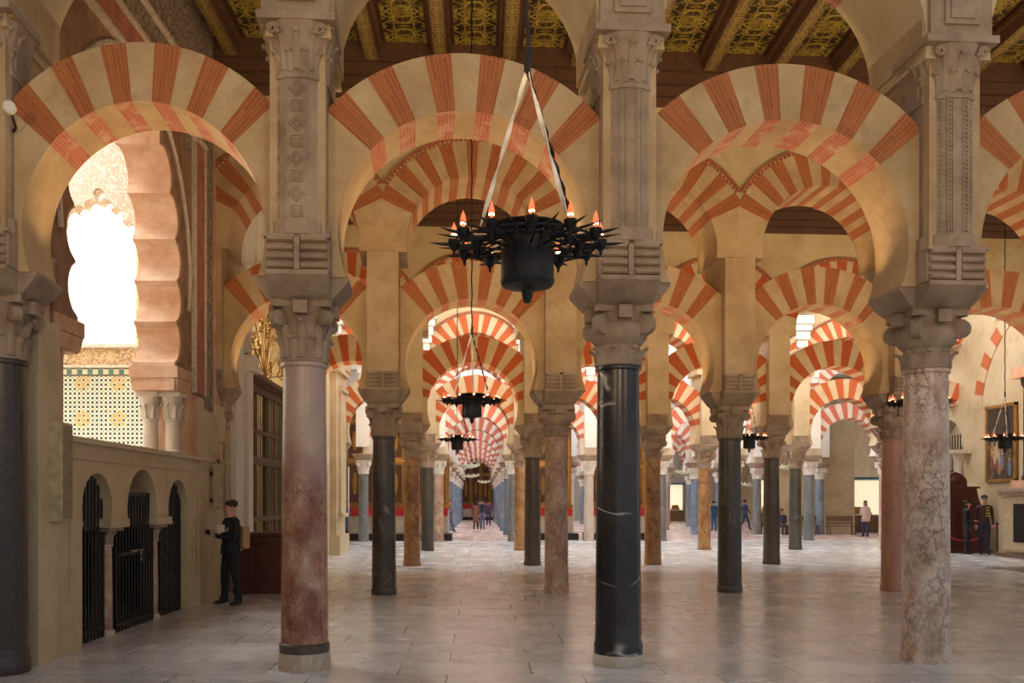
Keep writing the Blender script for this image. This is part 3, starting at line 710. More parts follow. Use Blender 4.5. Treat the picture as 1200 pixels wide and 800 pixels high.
WX = -4.35; TH = .62
M['lockm'] = plain('dull_steel_lock', (.18, .16, .14), .4, .5)
# low wall with three horseshoe openings that merge below their capitals
def arc(cy, cz, r, a0, a1, n): return [(cy+r*math.cos(R(a0+(a1-a0)*i/n)), cz+r*math.sin(R(a0+(a1-a0)*i/n))) for i in range(n+1)]
OPEN = [(10.05, 1.53, .40), (11.40, 1.52, .50), (12.75, 1.51, .41)]
poly = [(9.02, 0), (9.66, 0), (9.66, 1.33)]
for cy, cz, r in OPEN:
    hw = math.degrees(math.asin((cz-1.34)/r)); poly += arc(cy, cz, r, 180+hw, -hw, 16)
poly += [(13.17, 1.33), (13.17, 0), (15.0, 0), (15.0, 2.25), (9.02, 2.25)]
struct(MB().prism(poly, WX-TH, WX, plane='yz'), 'wall_left', M['cream'])
m = MB().box((WX+.02, 12.0, 2.27), (.10, 6.0, .06))
m.box((WX+.008, 11.4, 2.08), (.03, 4.1, .03)).box((WX+.008, 9.36, 1.3), (.03, .03, 1.55)).box((WX+.008, 13.44, 1.3), (.03, .03, 1.55))
tag(m.build('trim_10', M['cream']), kind='structure')
# lobed opening above
cus = [(12.62, 3.60), (12.66, 4.19), (12.68, 4.78), (12.62, 5.36), (12.42, 5.95), (12.02, 6.48), (11.45, 6.85)]
cus = cus+[(2*11.1-a, b) for a, b in reversed(cus)]
lob = []
for (a, b), (c_, d) in zip(cus[:-1], cus[1:]):
    vx, vz = c_-a, d-b; L_ = math.hypot(vx, vz); nx, nz = vz/L_, -vx/L_
    for i in range(9):
        q = i/9; bb = .33*math.sin(math.pi*min(1, q*1.0))**.6*L_/.6
        lob.append((a+vx*q+nx*bb*.62, b+vz*q+nz*bb*.62))
lob.append(cus[-1])
outer = [(15.0, 2.25), (15.0, 9.3), (8.75, 9.3), (8.75, 2.25), (9.0, 2.25), (9.0, 3.2), (9.58, 3.2)]
poly = outer+list(reversed(lob))+[(12.6, 3.2), (13.22, 3.2), (13.22, 2.25)]
struct(MB().box((-5.3, -1.0, 4.7), (.3, 18.6, 9.4)), 'wall_left', M['cream'])  # unseen wall beside the camera, added to block light from the left
wl = struct(MB().prism(poly, WX-TH, WX-.012, plane='yz'), 'wall_left', M['lobe'])
# stucco facing with its alfiz bands
def ext(pts, d):
    out = []
    for i, (a, b) in enumerate(pts): out.append((11.1+(a-11.1)*(1+d), b+(.02 if b > 6 else 0)))
    return out
face = [(13.9, 3.25), (13.9, 9.25), (8.8, 9.25), (8.8, 3.25), (9.3, 3.25)]+[(2*11.1-a, b) for a, b in []]
facing = [(13.28, 3.25), (13.28, 7.1), (8.95, 7.1), (8.95, 3.25), (9.28, 3.25)]+list(reversed(ext(lob, .045)))+[(12.95, 3.25)]
MB().prism(facing, WX-.012, WX+.015, plane='yz').build('stucco_facing', M['brownband'], wl)
MB().box((WX+.02, 13.55, 5.35), (.07, .46, 4.2)).box((WX+.02, 11.2, 7.33), (.07, 5.16, .36)).build('red_band', M['alfiz'], wl)
m = MB()
for y in (13.31, 13.79): m.box((WX+.04, y, 5.2), (.09, .035, 3.9))
for z in (7.12, 7.53, 8.0): m.box((WX+.05, 11.2, z), (.11, 5.2, .05))
m.tube([(WX+.03, 11.1+2.05*math.cos(R(a)), 4.9+2.25*math.sin(R(a))) for a in range(-12, 193, 6)], .035, 6)
m.build('pale_stucco_rib', M['palebrown'], wl)
MB().box((WX+.012, 14.05, 6.1), (.05, .46, 6.1)).box((WX+.012, 11.2, 7.77), (.05, 5.1, .44)).box((WX+.012, 11.2, 8.62), (.05, 5.1, 1.2)).box((WX+.0, 13.1, 6.9), (.05, .3, .3)).build('carved_band', M['stucco'], wl)
# impost mouldings and paired colonnettes at the far jamb
def colonnette(x, y, lab, near=False):
    o = thing('colonnette', lab, 'column', (x, y, 2.25), 0, 'paired colonnettes in the lobed opening')
    MB().lathe([(.15, 0), (.155, .03), (.12, .06), (.135, .09), (.11, .12)], 18).build('base', M['marble_pale'], o, 40)
    MB().lathe([(.11, .12), (.112, .3), (.10, .52), (.115, .53), (.115, .56)], 18).build('shaft', M['marble_pale'], o, 40)
    m = MB().lathe([(.10, .55), (.105, .62), (.12, .75), (.155, .88)], 18)
    for i in range(7): leaf(m, i*math.pi*2/7, .10, .57, .2, .09, .035, 4)
    m.box((0, 0, .915), (.32, .32, .07)); m.build('capital', M['marble_pale'], o, 40)
colonnette(WX-.16, 12.95, 'short pale marble colonnette at right in the lobed opening, nearer the hall')
colonnette(WX-.47, 12.92, 'short pale marble colonnette at left in the lobed opening, nearer the chapel')
MB().box((WX-.31, 12.93, 3.29), (.64, .54, .16), top=1.1).box((WX-.31, 12.92, 3.46), (.70, .66, .16)).build('impost_moulding', M['lobe'], wl)
MB().box((WX-.31, 9.30, 3.29), (.64, .54, .16), top=1.1).box((WX-.31, 9.30, 3.46), (.70, .66, .16)).box((WX-.31, 9.2, 2.7), (.5, .3, 1)).build('impost_moulding', M['lobe'], wl)
# pilaster strip at the end of the low wall
struct(MB().box((WX-.25, 14.1, 1.6), (.56, 1.0, 3.2)).box((WX+.03, 14.45, 1.6), (.08, .16, 3.2)).box((WX-.1, 14.7, 2.9), (.3, .5, .6)), 'trim_11', M['cream'])
struct(MB().box((WX-.2, 8.82, 1.7), (.5, .44, 3.4)).box((WX-.3, 8.86, 3.3), (.5, .3, .8)), 'trim_12', M['cream'])
# chapel interior
struct(MB().box((-7.75, 12.05, 2.13), (5.6, 6.9, .14)), 'floor', M['marble_pale'])
back = struct(MB().box((-7.7, 15.55, 4.7), (6.0, .24, 9.4)), 'wall_back', M['chapelwhite'])
struct(MB().box((-10.6, 12.05, 4.7), (.2, 7.0, 9.4)), 'wall_left', M['chapelwhite'])
struct(MB().box((-7.75, 8.5, 4.7), (5.7, .2, 9.4)), 'wall_front', M['chapelwhite'])
MB().box((-7.9, 15.40, 3.02), (4.2, .06, 1.55)).build('tile_dado', M['tiles'], back)
MB().box((-5.72, 15.39, 3.05), (.16, .08, 1.6)).box((-7.8, 15.385, 3.87), (4.4, .08, .10)).build('green_tile_border', M['checker'], back)
m = MB().box((-7.8, 15.37, 4.11), (4.5, .12, .32)); m.build('stucco_frieze', M['frieze'], back)
m = MB().box((-7.8, 15.34, 3.95), (4.5, .16, .04)).box((-7.8, 15.33, 4.3), (4.5, .2, .06))
for i in range(4): m.tube([(-5.98-1.32*i+.15*math.cos(a), 15.305, 4.12+.15*math.sin(a)) for a in [q*.5236 for q in range(13)]], .02, 5)
m.build('frieze_moulding', M['stucco_w'], back)
MB().box((-5.93, 15.36, 5.2), (.06, .12, 1.8)).build('stucco_strip', M['frieze'], back)
# scalloped stucco arch in front of the bright wall
pts = []
sc_ = [(-5.72, 5.5, .10), (-5.80, 5.85, .12), (-5.93, 6.18, .13), (-6.12, 6.42, .12), (-6.30, 6.55, .12), (-6.42, 6.74, .10), (-6.55, 6.55, .12), (-6.75, 6.48, .10), (-6.92, 6.4, .13), (-7.1, 6.15, .12), (-7.2, 5.8, .12), (-7.28, 5.5, .1)]
for i, (x, z, r) in enumerate(sc_):
    nx_, nz_ = x+6.5, z-5.6; a0 = math.degrees(math.atan2(nz_, nx_))
    pts += [(x+r*math.cos(R(a0+a)), z+r*math.sin(R(a0+a))) for a in range(-80, 81, 20)]
pts = [((x+6.5)*.92-6.1, z-.28) for x, z in pts]
pts = [(-5.0, 5.1), (-5.0, 9.25), (-7.6, 9.25), (-7.6, 5.1)]+list(reversed(pts))
sp = MB().prism(pts, 13.95, 14.2).build('scalloped_stucco_arch', M['stucco_w'])
tag(sp, 'pale carved stucco arch with scalloped edge above the bright chapel opening at left', 'stucco arch')
# undercroft behind the grilles, walls coloured dark to give its gloom
M['dark_plaster'] = plain('undercroft_gloom_plaster', (.13, .10, .075), .9)
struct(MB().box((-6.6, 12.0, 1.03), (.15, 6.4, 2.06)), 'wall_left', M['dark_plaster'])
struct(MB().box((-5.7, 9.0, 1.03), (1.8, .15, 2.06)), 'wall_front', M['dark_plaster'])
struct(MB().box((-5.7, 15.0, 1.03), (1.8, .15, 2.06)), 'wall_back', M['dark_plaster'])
for y, lab in ((10.62, 'short marble column between the left and middle barred arches of the low wall'), (12.13, 'short marble column between the middle and right barred arches of the low wall')):
    o = thing('short_column', lab, 'column', (WX-.2, y, 0), 0, 'short columns of the low wall')
    MB().lathe([(.15, 0), (.155, .04), (.13, .07)], 18).build('base', M['marble_pale'], o, 40)
    MB().lathe([(.125, .07), (.125, .5), (.115, 1.05), (.13, 1.06), (.13, 1.09)], 18).build('shaft', SH['cream pink breccia'], o, 40)
    m = MB().lathe([(.115, 1.09), (.12, 1.15), (.155, 1.25)], 18)
    for i in range(8): leaf(m, i*math.pi/4, .11, 1.09, .15, .08, .035, 4)
    m.box((0, 0, 1.29), (.36, .44, .08)); m.build('capital', M['stone_grey'], o, 40)
    struct(MB().box((WX-TH/2-.0, y, 1.345), (TH+.06, .56, .10)), 'trim_13', M['cream'])
barm = {}
def bar(h, r=.014):
    key = (round(h, 2), r)
    if key not in barm: barm[key] = MB().tube([(0, 0, 0), (0, 0, h)], r, 6).mesh('bar', M['iron'])
    return barm[key]
def grille(name, lab, cat, y0, y1, x, topf, n, rails, grp=None):
    o = thing(name, lab, cat, (x, (y0+y1)/2, 0), 0, grp)
    for i in range(n):
        y = y0+(y1-y0)*(i+.5)/n
        put('bar', bar(topf(y)), o, (0, y-(y0+y1)/2, 0.0))
    m = MB()
    for z in rails: m.box((0, 0, z), (.035, y1-y0, .045))
    for y in (y0+.02, y1-.02): m.box((0, y-(y0+y1)/2, topf(y)/2), (.035, .035, topf(y)))
    m.build('frame', M['iron'], o); return o
def tf(cy, cz, r, lo=1.34): return lambda y: (cz+math.sqrt(max(0.0, r*r-(y-cy)**2)) if abs(y-cy) < r else lo)
grille('iron_grille', 'narrow black iron grille closing the left arch of the low wall', 'grille', 9.68, 10.48, WX-.12, tf(*OPEN[0]), 9, (.12, 1.30))
g = grille('iron_gate', 'wide black iron gate in the middle arch of the low wall', 'gate', 10.76, 12.0, WX-.10, lambda y: 1.72, 13, (.1, .95, 1.70))
m = MB().box((.03, .0, .98), (.02, .42, .02)).box((.035, .12, .95), (.02, .06, .08)).blob((.04, .12, .86), (.014, .03, .04)); m.build('lock', M['lockm'], g)
grille('iron_grille', 'black iron grille closing the right arch of the low wall', 'grille', 12.27, 13.15, WX-.12, tf(*OPEN[2]), 9, (.12, 1.30))
# column loudspeakers on the wall
M['cloth_tan'] = plain('dull_tan_speaker_cloth', (.27, .20, .12), .8)
def speaker(y, z, h, x, lab, w_=.2):
    o = thing('wall_loudspeaker', lab, 'loudspeaker', (x, y, z), 0)
    MB().box((0, 0, h/2), (.16, w_, h)).build('cabinet', M['tan'], o, bevel=.01)
    MB().box((.083, 0, h/2), (.01, w_*.8, h*.94)).build('grille_cloth', M['cloth_tan'], o)
    MB().box((-.1, 0, h*.8), (.06, .06, .06)).box((-.1, 0, h*.2), (.06, .06, .06)).build('bracket', M['iron'], o)
speaker(8.93, 1.40, 1.0, WX+.10, 'tall tan column loudspeaker on the cream wall left of the barred arches', .24)
speaker(14.15, 1.48, .72, WX+.17, 'slim column loudspeaker on the pilaster behind the man at left', .12)
o = thing('spotlight', 'small round white spotlight on the wall at the far left edge', 'spotlight', (-4.05, 7.6, 5.0), 0)
MB().lathe([(.03, -.08), (.05, -.06), (.052, .02), (.04, .03)], 16).build('lamp_head', M['white'], o, 40).rotation_euler = (R(100), 0, R(20))
MB().tube([(0, 0, 0), (-.1, .3, -.05), (-.3, .55, -.05)], .012).build('bracket_arm', M['iron'], o)

# ---------------------------------------------------------------- left side wall between second and fourth rows
WB = -4.5
poly = [(15.7, 0), (17.12, 0), (17.12, 4.25)]+arc(18.95, 4.25, 1.83, 180, 0, 20)+[(20.78, 0), (29.0, 0), (29.0, 9.3), (15.7, 9.3)]
wb = struct(MB().prism(poly, WB-.5, WB, plane='yz'), 'wall_left', M['cream'])
m = MB()
for i in range(20):
    a, b = R(180-9*i), R(171-9*i); q = lambda r, an, x: (x, 18.95+r*math.cos(an), 4.45+r*math.sin(an))
    m.add([q(1.83, a, WB), q(1.83, b, WB), q(2.1, b, WB), q(2.1, a, WB), q(1.83, a, WB+.08), q(1.83, b, WB+.08), q(2.1, b, WB+.08), q(2.1, a, WB+.08)], [(4, 5, 6, 7), (0, 1, 5, 4), (3, 7, 6, 2)])
m.box((WB+.05, 16.95, 2.1), (.12, .34, 4.2)).box((WB+.09, 16.95, .2), (.2, .44, .4)).box((WB+.12, 16.98, 4.15), (.26, .5, .12)).box((WB+.1, 16.98, 4.3), (.2, .42, .2)).box((WB+.05, 16.2, 2.3), (.1, .5, 4.6)).box((WB+.03, 16.55, 2.2), (.08, .1, 4.4))
m.box((WB+.05, 20.95, 2.1), (.12, .34, 4.2)).box((WB+.12, 20.95, 4.2), (.26, .5, .2))
m.build('door_surround', M['white'], wb)
m = MB()
for i in range(4):
    y = 17.0+i*.95; m.box((WB+.03, y, 6.75), (.08, .7, 1.5)); m.box((WB+.07, y, 6.75), (.06, .5, 1.25))
m.build('wall_panelling', M['white'], wb)
m = MB().box((WB+.08, 27.35, 3.3), (.24, 1.7, 6.6)).box((WB+.14, 27.35, .3), (.36, 1.9, .6)).box((WB+.14, 27.35, 5.6), (.36, 1.9, .14)).box((WB+.12, 27.35, 3.2), (.34, 1.0, 3.9)).box((WB+.16, 27.35, 5.05), (.4, 1.2, .14)).box((WB+.16, 27.35, 1.2), (.4, 1.2, .12))
m.build('pilaster', M['cream'], wb)
# tall grille (reja)
o = thing('choir_grille', 'tall dark baluster grille with wooden cornice in the arched doorway behind the man', 'grille', (WB-.1, 18.95, 0))
for i in range(22):
    y = -1.75+3.5*(i+.5)/22
    put('bar', bar(3.95, .018), o, (0, y, 0))
m = MB()
for z, h in ((.05, .1), (1.25, .1), (2.45, .16), (3.05, .08)): m.box((0, 0, z), (.08, 3.6, h))
for i in range(5): m.box((0, -1.78+.89*i, 2.0), (.07, .07, 4.0))
m.build('rail', M['wood_dark'], o)
m = MB().box((0, 0, 4.02), (.14, 3.6, .16)).box((.03, 0, 4.14), (.24, 3.64, .1)).box((.0, 0, 3.9), (.1, 3.6, .1))
for i in range(20): m.box((.1, -1.7+i*.179, 4.03), (.08, .07, .1))
m.build('cornice', M['wood_dark'], o)
m = MB(); rnd = random.Random(5)
for i in range(40):
    a = R(rnd.uniform(6, 174)); rr = 1.72*math.sqrt(rnd.uniform(.02, 1)); y, z = rr*math.cos(a), 4.28+rr*math.sin(a)
    m.tube([(rnd.uniform(-.03, .03), y+.12*math.cos(q)*(1-q/9), z+.16*math.sin(q)*(1-q/9)) for q in [j*.6+rnd.uniform(0, .1) for j in range(10)]], .016, 5)
for a in range(10, 171, 20): m.tube([(0, 0, 4.25), (0, 1.8*math.cos(R(a)), 4.25+1.8*math.sin(R(a)))], .015, 5)
m.build('gilded_tracery', M['gold'], o)
struct(MB().box((-8.4, 19, 3.5), (.2, 7, 7)).box((-6.6, 22.4, 3.5), (3.6, .2, 7)).box((-6.6, 15.85, 3.5), (3.6, .2, 7)).box((-6.6, 19, 7.0), (3.8, 7, .2)), 'wall_left', M['cream'])
# dark red wooden cabinet in front of the grille
def moulded_panel(m, c, w_, h, d=.02, t_=.04):
    x, y, z = c
    m.box((x, y, z+h/2), (w_, d, t_)).box((x, y, z-h/2), (w_, d, t_)).box((x-w_/2, y, z), (t_, d, h)).box((x+w_/2, y, z), (t_, d, h))
o = thing('wooden_counter', 'dark red varnished wooden counter with curved end beside the man at left', 'cabinet', (-3.62, 15.75, 0))
pr = [(-.66, 0), (.5, 0), (.5, 1.02), (-.48, 1.02)]+[(-.48-.16*math.sin(R(a)), .88-.16+.16*math.cos(R(a))-.0) for a in range(0, 91, 15)][1:]+[(-.66, .55)]
MB().prism([(-.62, .08), (.5, .08), (.5, 1.0), (-.50, 1.0), (-.50, .86), (-.53, .76), (-.62, .68)], -.35, .35).build('body', M['wood_red'], o, bevel=.008)
MB().box((-.03, 0, .05), (1.3, .8, .1)).build('plinth', M['wood_red'], o, bevel=.01)
MB().box((-.0, 0, 1.03), (1.15, .82, .06)).build('counter_top', M['wood_red'], o, bevel=.01)
m = MB(); moulded_panel(m, (0, -.36, .52), .72, .66); m.box((0, -.355, .52), (.5, .02, .45)); m.build('panel', M['wood_red'], o, bevel=.005)

# ---------------------------------------------------------------- gilded altars
def gilded_altar(x, y, w_, h, lab, rails=False):
    o = thing('gilded_altarpiece', lab, 'altarpiece', (x, y, 0))
    MB().box((0, -.5, .14), (w_+.3, 1.5, .28)).build('step', M['iron'], o)
    MB().box((0, -.05, .78), (w_, .6, 1.0)).box((0, -.05, 1.2), (w_+.1, .7, .08)).build('altar_table', M['marble_pale'], o)
    MB().box((0, -.08, 1.29), (w_*.98, .74, .1)).box((0, -.44, 1.17), (w_*.98, .04, .32)).build('altar_cloth', M['red_cloth'], o)
    nb_ = MB(); m = MB().box((0, .32, 1.3+(h-1.3)/2), (w_, .16, h-1.3)); n = max(3, round(w_/.9))
    for i in range(n+1):
        xx = -w_/2+.12+(w_-.24)*i/n
        m.lathe([(.09, 1.35), (.11, 1.4), (.075, 1.5), (.095, (1.3+h)/2), (.075, h-.55), (.12, h-.4)], 10, (xx, .16, 0))
    for z in (1.42, (1.3+h)*.5, h-.32, h-.05): m.box((0, .2, z), (w_+.12, .4, .13))
    for i in range(n):
        xx = -w_/2+.12+(w_-.24)*(i+.5)/n; ww = (w_-.24)/n-.25
        for z0, z1 in ((1.55, (1.3+h)*.5-.12), ((1.3+h)*.5+.12, h-.45)):
            moulded_panel(m, (xx, .21, (z0+z1)/2), ww, z1-z0, .14, .06); m.blob((xx, .20, (z0+z1)/2), (ww*.22, .1, (z1-z0)*.30), n=8, k=6); nb_.box((xx, .22, (z0+z1)/2), (ww, .05, z1-z0))
    m.blob((0, .2, h+.1), (w_*.22, .12, .32), n=10, k=6); m.build('retable', M['gold'], o); nb_.build('niche_shade_panels', M['wood_dark'], o)  # dark boards stand in for the shade of niche recesses
    return o
gilded_altar(-3.6, 37.6, 4.6, 5.4, 'wide gilded altarpiece with red cloth seen left of the central nave')
gilded_altar(2.75, 38.2, 2.5, 5.2, 'gilded altarpiece with red cloth just right of the central nave')
gilded_altar(5.95, 38.4, 2.6, 5.0, 'gilded altarpiece with red cloth two bays right of the central nave')
gilded_altar(-.35, 79.0, 4.6, 6.8, 'gilded high altar closing the far end of the central nave')
tag(struct(MB().box((7.5, 80.2, 5), (32, .3, 10)), 'wall_back', M['white']), kind='structure')
struct(MB().box((-8.0, 54, 5), (.3, 52, 10)), 'wall_left', M['cream'])
struct(MB().box((22.9, 58, 5), (.3, 46, 10)), 'wall_right', M['cream'])
struct(MB().box((17.0, 44.9, 5), (4.0, .4, 10)), 'wall_back', M['cream'])

# ---------------------------------------------------------------- right wall
RX = 16.2
a_, b_2 = P(2, 3), P(2, 4)
struct(MB().box(((a_.x+17)/2, pt_row(2, (a_.x+17)/2), 7.95), (17-a_.x, .9, 2.7), rz=R(3.8)), 'wall_right', M['plaster'])
poly = [(20.0, 0), (29.55, 0), (29.55, 3.4)]+arc(30.6, 3.4, 1.05, 180, 0, 12)+[(31.65, 0), (33.0, 0), (33.0, 9.3), (20.0, 9.3)]
wr = struct(MB().prism(poly, RX, RX+.6, plane='yz'), 'wall_right', M['cream'])
m = MB()
for i in range(22):
    a, b = 4+i*8, 4+i*8+(8 if i % 2 else 8); mt = i % 2
    q = lambda r, an, x: (x, 25.5+r*math.cos(R(an)), 4.4+r*math.sin(R(an)))
    m.add([q(2.95, a, RX), q(2.95, b, RX), q(3.4, b, RX), q(3.4, a, RX), q(2.95, a, RX-.03), q(2.95, b, RX-.03), q(3.4, b, RX-.03), q(3.4, a, RX-.03)],
          [(4, 5, 6, 7), (0, 1, 5, 4), (3, 7, 6, 2), (0, 4, 7, 3), (1, 2, 6, 5)], mt)
m.build('blind_arch', [M['cream'], M['brick_sat']], wr)
o = thing('doorway_grille', 'tall dark iron grille in the bright doorway of the right wall', 'grille', (RX+.15, 30.6, 0))
for i in range(12): put('bar', bar(3.9, .02), o, (0, -.96+.175*i, 0))
MB().box((0, 0, .1), (.06, 2.05, .1)).box((0, 0, 2.6), (.08, 2.05, .14)).box((0, 0, 1.2), (.05, 2.05, .06)).build('rail', M['iron'], o)
struct(MB().box((19.2, 30.6, 3), (.2, 8, 6)), 'wall_right', M['white'])
o = thing('stone_pillar', 'white carved stone pillar beside the grille at the right wall', 'pillar', (15.9, 29.3, 0))
MB().box((0, 0, .5), (.4, .4, 1.0)).build('pedestal', M['marble_pale'], o, bevel=.02)
MB().lathe([(.14, 1.0), (.16, 1.1), (.12, 1.2), (.13, 2.2), (.11, 2.9), (.16, 3.0), (.2, 3.2)], 16).build('shaft', M['marble_pale'], o, 40)
MB().box((0, 0, 3.26), (.8, .5, .12)).tube([(-.3, 0, 3.3), (-.5, 0, 3.45), (-.6, 0, 3.6)], .05).build('capital', M['marble_pale'], o)
# painting
def painting():
    t = NT('dark_devotional_canvas', .35); p = t.n('TexCoord').outputs['Object']; sx = t.n('SeparateXYZ', {0: p})
    n1 = t.noise(p, 3.2, 4, .6, .8)
    c = t.ramp(n1, [(.40, (.025, .02, .015)), (.55, (.09, .055, .03)), (.66, (.30, .16, .07)), (.78, (.42, .34, .2))])
    g = t.n('MapRange', {0: sx.outputs[2], 1: -.2, 2: .5, 3: 0, 4: 1}).outputs[0]
    c = t.mix(g, c, (.03, .028, .025)); t.color(c)
    o = thing('framed_painting', 'large dark figure painting in a thin gilt frame on the right wall', 'painting', (RX-.04, 27.3, 3.42))
    MB().box((0, 0, 0), (.05, 1.42, 2.2)).build('canvas', t.mat, o)
    m = MB()
    for y in (-.75, .75): m.box((-.02, y, 0), (.09, .09, 2.38))
    for z in (-1.15, 1.15): m.box((-.02, 0, z), (.09, 1.59, .09))
    m.build('frame', M['gold'], o)
    m = MB(); rnd = random.Random(2)     # the painted figures
    cols = [(.38, .15, .06), (.12, .16, .22), (.42, .33, .18), (.2, .06, .04), (.35, .28, .2)]
    ms = [plain('figure_paint', c, .4) for c in cols]
    for i in range(9):
        y, z, s_ = -.5+rnd.random()*1.0, -.85+rnd.random()*.6, .5
        m.blob((-.03, y, z), (.006, .10, .28*s_+.1), i % 5, n=8, k=5); m.blob((-.032, y, z+.28), (.006, .045, .06), 2, n=8, k=5)
    m.build('painted_figures', ms, o)
painting()
# confessional
o = thing('confessional', 'dark red wooden confessional with curved side beneath the painting at right', 'confessional', (14.95, 27.9, 0))
MB().prism([(-.85, 0), (.95, 0), (.95, .5), (.82, 1.2), (.62, 1.7), (.55, 2.02), (-.85, 2.02)], -.4, .4).build('body', M['wood_red'], o, bevel=.015)
m = MB().box((-.15, 0, 2.05), (1.55, .9, .07)).box((.05, 0, .06), (1.95, .92, .12)); m.build('moulding', M['wood_red'], o, bevel=.01)
m = MB(); moulded_panel(m, (-.45, -.41, 1.1), .55, 1.5); moulded_panel(m, (.2, -.41, 1.1), .5, 1.5); m.build('panel', M['wood_red'], o)
m = MB().prism([(-.3, 2.08), (.42, 2.08), (.40, 2.3), (.28, 2.45), (.06, 2.55), (-.16, 2.45), (-.28, 2.3)], -.1, .1); m.blob((.06, -.1, 2.3), (.16, .05, .14)); m.build('crest', M['wood_red'], o)
# side altar at the right edge
o = thing('side_altar', 'tan stone side altar with grey cornice at the right edge', 'altar', (15.85, 25.0, 0))
MB().box((.1, 0, .06), (1.4, 2.2, .12)).build('step', M['slab'], o)
MB().box((.0, 0, 1.0), (1.1, 1.6, 1.6)).build('table_block', M['tan'], o, bevel=.02)
MB().box((-.15, -.81, 1.0), (.34, .04, 1.1)).build('dark_panel', M['iron'], o); MB().box((-.56, 0, 1.0), (.04, .5, 1.1)).build('dark_panel', M['iron'], o)
MB().box((-.0, 0, 1.84), (1.3, 1.8, .1)).box((0, 0, 1.94), (1.45, 1.95, .1)).build('cornice', M['stone_grey'], o)
MB().box((.1, 0, 2.1), (.9, 1.5, .25)).build('column_plinth', M['lobe'], o)
for y in (-.5, .5): MB().lathe([(.2, 2.22), (.22, 2.3), (.17, 2.4), (.16, 4.9), (.22, 5.0), (.25, 5.2)], 18, (.05, y, 0)).build('dark_column', SH['black veined'], o, 40)
MB().box((.2, 0, 5.35), (.9, 1.9, .3)).build('entablature', M['lobe'], o)
# rope barrier in front of it
for (x, y) in ((14.0, 27.2), (15.9, 27.1)):
    o = thing('barrier_post', 'slim dark barrier post %s' % ('near the couple at right' if x < 15 else 'in front of the side altar at right'), 'post', (x, y, 0))
    MB().lathe([(.14, 0), (.14, .02), (.02, .04), (.018, .9), (.03, .92), (.03, .95), (.01, .98)], 14).build('stand', M['iron'], o, 40)
tag(MB().tube([(14.0+1.9*q, 27.2-.1*q, .85-.45*math.sin(math.pi*q)) for q in [i/14 for i in range(15)]], .022, 6).build('barrier_rope', M['red_cloth'], smooth=True), 'red rope sagging between two barrier posts in front of the confessional', 'rope')
# ---------------------------------------------------------------- distant furniture
def bench(x, y, lab):
    o = thing('wooden_bench', lab, 'bench', (x, y, 0), 0, 'benches along the far right wall')
    MB().box((0, 0, .43), (1.3, .42, .05)).build('seat', M['wood'], o)
    MB().box((0, .2, .78), (1.3, .04, .26)).box((0, .2, .56), (1.3, .03, .08)).build('backrest', M['wood'], o)
    for sx in (-.6, .6):
        for sy in (-.18, .2): MB().box((sx, sy, .46 if sy > 0 else .21), (.06, .05, .92 if sy > 0 else .42)).build('leg', M['wood'], o)
bench(17.75, 43.3, 'brown wooden bench, rightmost against the far cream wall at right')
bench(16.1, 43.6, 'brown wooden bench, middle one against the far cream wall at right')
bench(14.6, 43.6, 'brown wooden bench, leftmost against the far cream wall at right')
M['teal'] = plain('teal_painted_case_top', (.05, .2, .26), .4)
M['caselight'] = emit('lit_display_case_interior', (1.0, .86, .6), .75)
def case(x, y, w_, h, lab):
    o = thing('display_case', lab, 'display case', (x, y, 0))
    MB().box((0, 0, .45), (w_, .6, .9)).build('plinth', M['wood'], o)
    MB().box((0, 0, h-.06), (w_+.1, .7, .12)).build('case_top', M['teal'], o)
    MB().box((0, .22, .9+(h-1.02)/2), (w_*.9, .04, h-1.1)).build('lit_back_panel', M['caselight'], o)
    m = MB()
    for sx in (-1, 1):
        for sy in (-1, 1): m.box((sx*(w_/2-.02), sy*.27, .9+(h-1)/2), (.04, .04, h-1))
    m.build('frame', M['iron'], o)
    MB().box((0, -.05, 1.15), (w_*.5, .2, .4), top=.6).build('exhibit', M['gold'], o)
case(20.0, 46.5, 2.6, 2.9, 'lit display case with teal top behind the woman in a pale coat')
case(16.4, 74.0, 1.5, 3.2, 'small lit display case far back between columns right of centre')
case(19.0, 58.5, 1.4, 3.2, 'lit display case far back just left of the brown third-row column')
# ---------------------------------------------------------------- floodlights standing on the imposts
fl = MB().box((0, 0, 0), (.16, .10, .12)).box((0, .0, -.08), (.04, .04, .06)).mesh('floodlight', M['iron'])
def flood(k, n, back, en, pitch, ang=125, col=WARM):
    c_ = P(k, n); y = c_.y+(.50 if back else -.50); z = 3.86
    dirv = Vector((0, 1 if back else -1, math.tan(R(pitch)))); q = dirv.to_track_quat('-Z', 'Y').to_euler()
    lamp('SPOT', 'floodlight_beam', (c_.x, y+(.18 if back else -.18), z+.05), en, col, .05 if back else .012, rot=q, angle=ang)
for n in range(-2, 4): # the row of columns behind the camera's own aisle
    c_ = P(-1, n); q = Vector((0, 1, .55)).to_track_quat('-Z', 'Y').to_euler()
    lamp('SPOT', 'floodlight_beam', (c_.x, c_.y+.7, 3.9), SPOT_F*.5, WARM, .08, rot=q, angle=130)
for k in (0, 1, 2):      # small uplights on the side lobes of the imposts, washing the arch soffits
    for n in range(-2, 3 if k == 0 else 4):
        c_ = P(k, n)
        for s in (-1, 1):
            q = Vector((s*.5, -.12, 1)).to_track_quat('-Z', 'Y').to_euler()
            lamp('SPOT', 'soffit_uplight', (c_.x+s*.50, c_.y+.22, 3.76 if k == 0 else 3.6), UP, WARM, .012, rot=q, angle=120)
